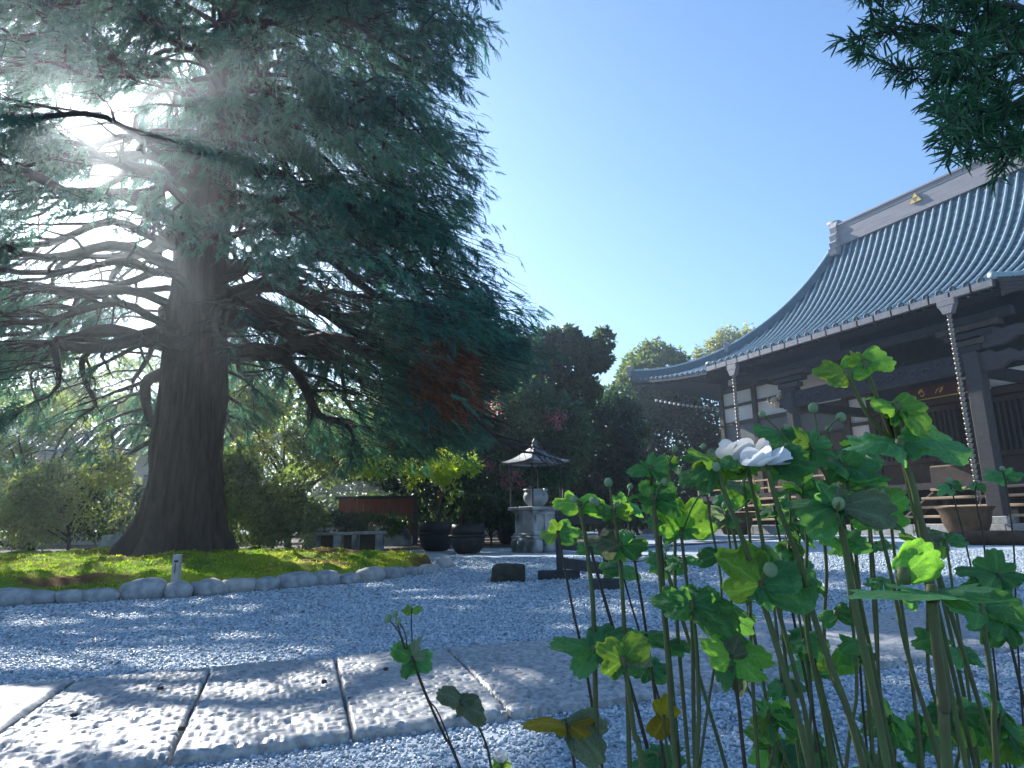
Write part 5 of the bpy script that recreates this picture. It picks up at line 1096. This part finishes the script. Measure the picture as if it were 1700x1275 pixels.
anemone([(1620, 808), (1624, 850), (1632, 900), (1650, 1080)], 1.17, 'second thin stem with tiny whorl in front of the rain chain foot', [((1620, 808), [(-14, 2, d_), (16, 4, d_)])], [], 3, stem='an_stem2')
anemone([(1668, 790), (1676, 850), (1684, 920), (1690, 1080)], 1.1, 'thin stem with tiny whorl at the right edge before the porch column', [((1668, 790), [(-30, 2, d_), (26, 10, d_), (4, 16, d_), (-8, -12, d_)])], [(1664, 778, 4, 1668, 790)], 3, stem='an_stem2')
anemone([(1660, 955), (1668, 1030), (1690, 1120)], .95, 'dark bushy anemone at the right edge over the sunny gravel', [((1655, 955), [(-50, -20, d_), (-60, 14, d_), (40, 10, d_), (10, 40, d_), (30, -40, d_), (-20, -50, d_)]), ((1668, 1030), [(-50, 4, d_), (-40, -30, d_), (40, 14, d_), (10, -40, d_), (-20, 30, d_)])], [], 5, stem='an_stem2')
anemone([(1280, 920), (1290, 960), (1300, 1060), (1330, 1275)], .9, 'anemone with one yellow green leaf in the thick of the stems', [((1385, 1110), [(26, 24, b_, .0, 1.0), (-22, 20, b_, .0, 1.0)])], [], 6)
# further stems in the crowd, alike
r2 = random.Random(11); THIN = []; LOW = []
for k in range(15):
    x = r2.uniform(1060, 1640) if k < 12 else r2.uniform(960, 1120); y = r2.uniform(830, 1010); Y = r2.uniform(.85, 1.35); ln = r2.uniform(30, 110)
    lv = [(sg * r2.uniform(16, 34), r2.uniform(-12, 18), r2.choice((d_, d_, d_, b_))) for sg in (-1, 1, -1)]
    w = [((x, y), lv)]; 
    if r2.random() < .6: w.append(((x + ln * .5, (y + 1275) / 2), [(sg * r2.uniform(22, 40), r2.uniform(-18, 12), d_) for sg in (-1, 1, 1)]))
    T__ = anemone([(x, y), (x + ln * .25, y + (1275 - y) * .25), (x + ln * .5, (y + 1275) / 2), (x + ln, 1275)], Y, 'thin stem with small whorls', w, [(x + r2.uniform(-14, 14), y - r2.uniform(10, 34), 5, x, y)] if r2.random() < .6 else [], r2.uniform(4, 7), stem=r2.choice(('an_stem', 'an_stem2')), group='slender stems crowding the clump'); THIN.append((x, T__))
MID = []
for x, y, Y, wd_ in ((1168, 762, .82, 34), (1236, 812, .86, 40), (1300, 722, .88, 46), (1330, 812, .82, 44), (1362, 858, .8, 40), (1428, 742, .9, 40), (1438, 806, .84, 46), (1474, 826, .8, 36), (1400, 905, .78, 38), (1205, 858, .95, 36), (1310, 905, .9, 34), (1110, 770, .95, 30), (1530, 900, .85, 34)):
    lv = [(sg * r2.uniform(.7, 1.15) * wd_, r2.uniform(-14, 22), r2.choice((d_, d_, b_, b_, p_)), r2.uniform(-.4, .4)) for sg in (-1, 1, -.7, .7, .3)]
    T__ = anemone([(x, y), (x + 10, y + 90), (x + r2.uniform(8, 44), y + 240), (x + r2.uniform(-10, 110), 1275)], Y, 'stem', [((x, y), lv), ((x + 26, y + 160), [(sg * r2.uniform(20, 36), r2.uniform(-14, 14), d_) for sg in (-1, 1)])], [(x + r2.uniform(-12, 12), y - r2.uniform(8, 26), 5, x, y)] if r2.random() < .6 else [], r2.uniform(4.5, 7), group='leafy stems round the white flowers'); MID.append((x, T__))
# basal leaves, low rosettes along the bottom
for k in range(16):
    x = r2.uniform(1000, 1720) if k < 7 else r2.uniform(1240, 1720); y = r2.uniform(1180, 1300); Y = r2.uniform(.8, 1.35); 
    if x < 1180: y = r2.uniform(1210, 1290)
    lv = [(r2.uniform(34, 62) * math.cos(a), r2.uniform(22, 44) * math.sin(a) - 6, r2.choice((d_, d_, d_, d_, b_)), r2.uniform(-.6, .6)) for a in [r2.uniform(0, 6.28) for _ in range(5)]]
    T__ = anemone([(x, y), (x + r2.uniform(-10, 10), y + 60), (x + r2.uniform(-10, 10), y + 120)], Y, 'low basal anemone rosette with broad dark leaves at the foot of the clump', [((x, y), lv)], [], 6, group='basal anemone rosettes', name='anemone'); LOW.append((x, T__))
ORD = ['leftmost', 'second from left', 'third from left', 'fourth from left', 'fifth from left', 'sixth from left', 'seventh from left', 'middle', 'eighth from right', 'seventh from right', 'sixth from right', 'fifth from right', 'fourth from right', 'third from right', 'second from right', 'rightmost']
for L_, what in ((MID, 'of the leafy anemone stems crowding round the white flowers'), (THIN, 'of the slender whorled anemone stems crowding the clump'), (LOW, 'of the low basal anemone rosettes under the clump')):
    L_ = [o for x, o in sorted(L_, key=lambda t: t[0])]; n = len(L_)
    for i, o in enumerate(L_):
        w = ORD[i] if i < n / 2 else (['rightmost', 'second from right', 'third from right', 'fourth from right', 'fifth from right', 'sixth from right', 'seventh from right', 'eighth from right'][n - 1 - i])
        o['label'] = w + ' ' + what
# curled dead leaf on the slab edge
p = gnd(1205, 1062); rows = [[(x * .10, y * .045, .048 + .03 * abs(y) + .018 * math.sin(x * 4 + y * 2)) for y in np.linspace(-1, 1, 9)] for x in np.linspace(-1, 1, 14)]
for i, r_ in enumerate(rows):
    w = math.sin(math.pi * (i + .6) / 14.2) ** .6; rows[i] = [(a, b * w, c) for a, b, c in r_]
tag(MB().grid(rows).build('fallen_leaf', M['dryleaf'], smooth=True, loc=(p[0], p[1], 0), rot=-.3), 'curled brown dead leaf lying on the slab path behind the stems', 'leaf')
for k, (x, y) in enumerate(((265, 1162), (537, 1150), (300, 1234), (640, 1128), (120, 1210))):
    p = gnd(x, y); tag(rock('pebble', (p[0], p[1], .041), (.022, .016, .012), M['mossrock'], seed=90 + k, n=(8, 6)), ['dark pebble on the second slab', 'dark pebble on the third slab near its far edge', 'dark pebble by a slab joint', 'dark pebble on the fourth slab', 'dark pebble on the left slab'][k], 'pebble')

# fallen needles and bits of leaf over slabs and gravel
n = 900; P = np.stack([rng.uniform(-3.6, 2.6, n), rng.uniform(1.7, 9.5, n)], 1); P = P[~inpoly(P, MPOLY)]
on = inpoly(P, [np.array(q) for q in SLABPOLY]); P3 = np.concatenate([P, np.where(on, .042, .014)[:, None]], 1); n = len(P3)
D = np.stack([rng.normal(size=n), rng.normal(size=n), rng.normal(0, .12, n)], 1)
V, T = stamp(LEAF[0] * [.5, 1, 1], LEAF[1], P3, frames(D, rng.uniform(-.4, .4, n)), rng.uniform(.012, .034, n) * np.where(P3[:, 1] > 4, 1.3, .9))
tag(trimesh('leaf_litter', V, T, M['moss'], None, np.repeat(np.array([0.10, 0.065, 0.035]) * rng.uniform(.4, 1.5, (n, 1)), 2, 0)), kind='stuff')
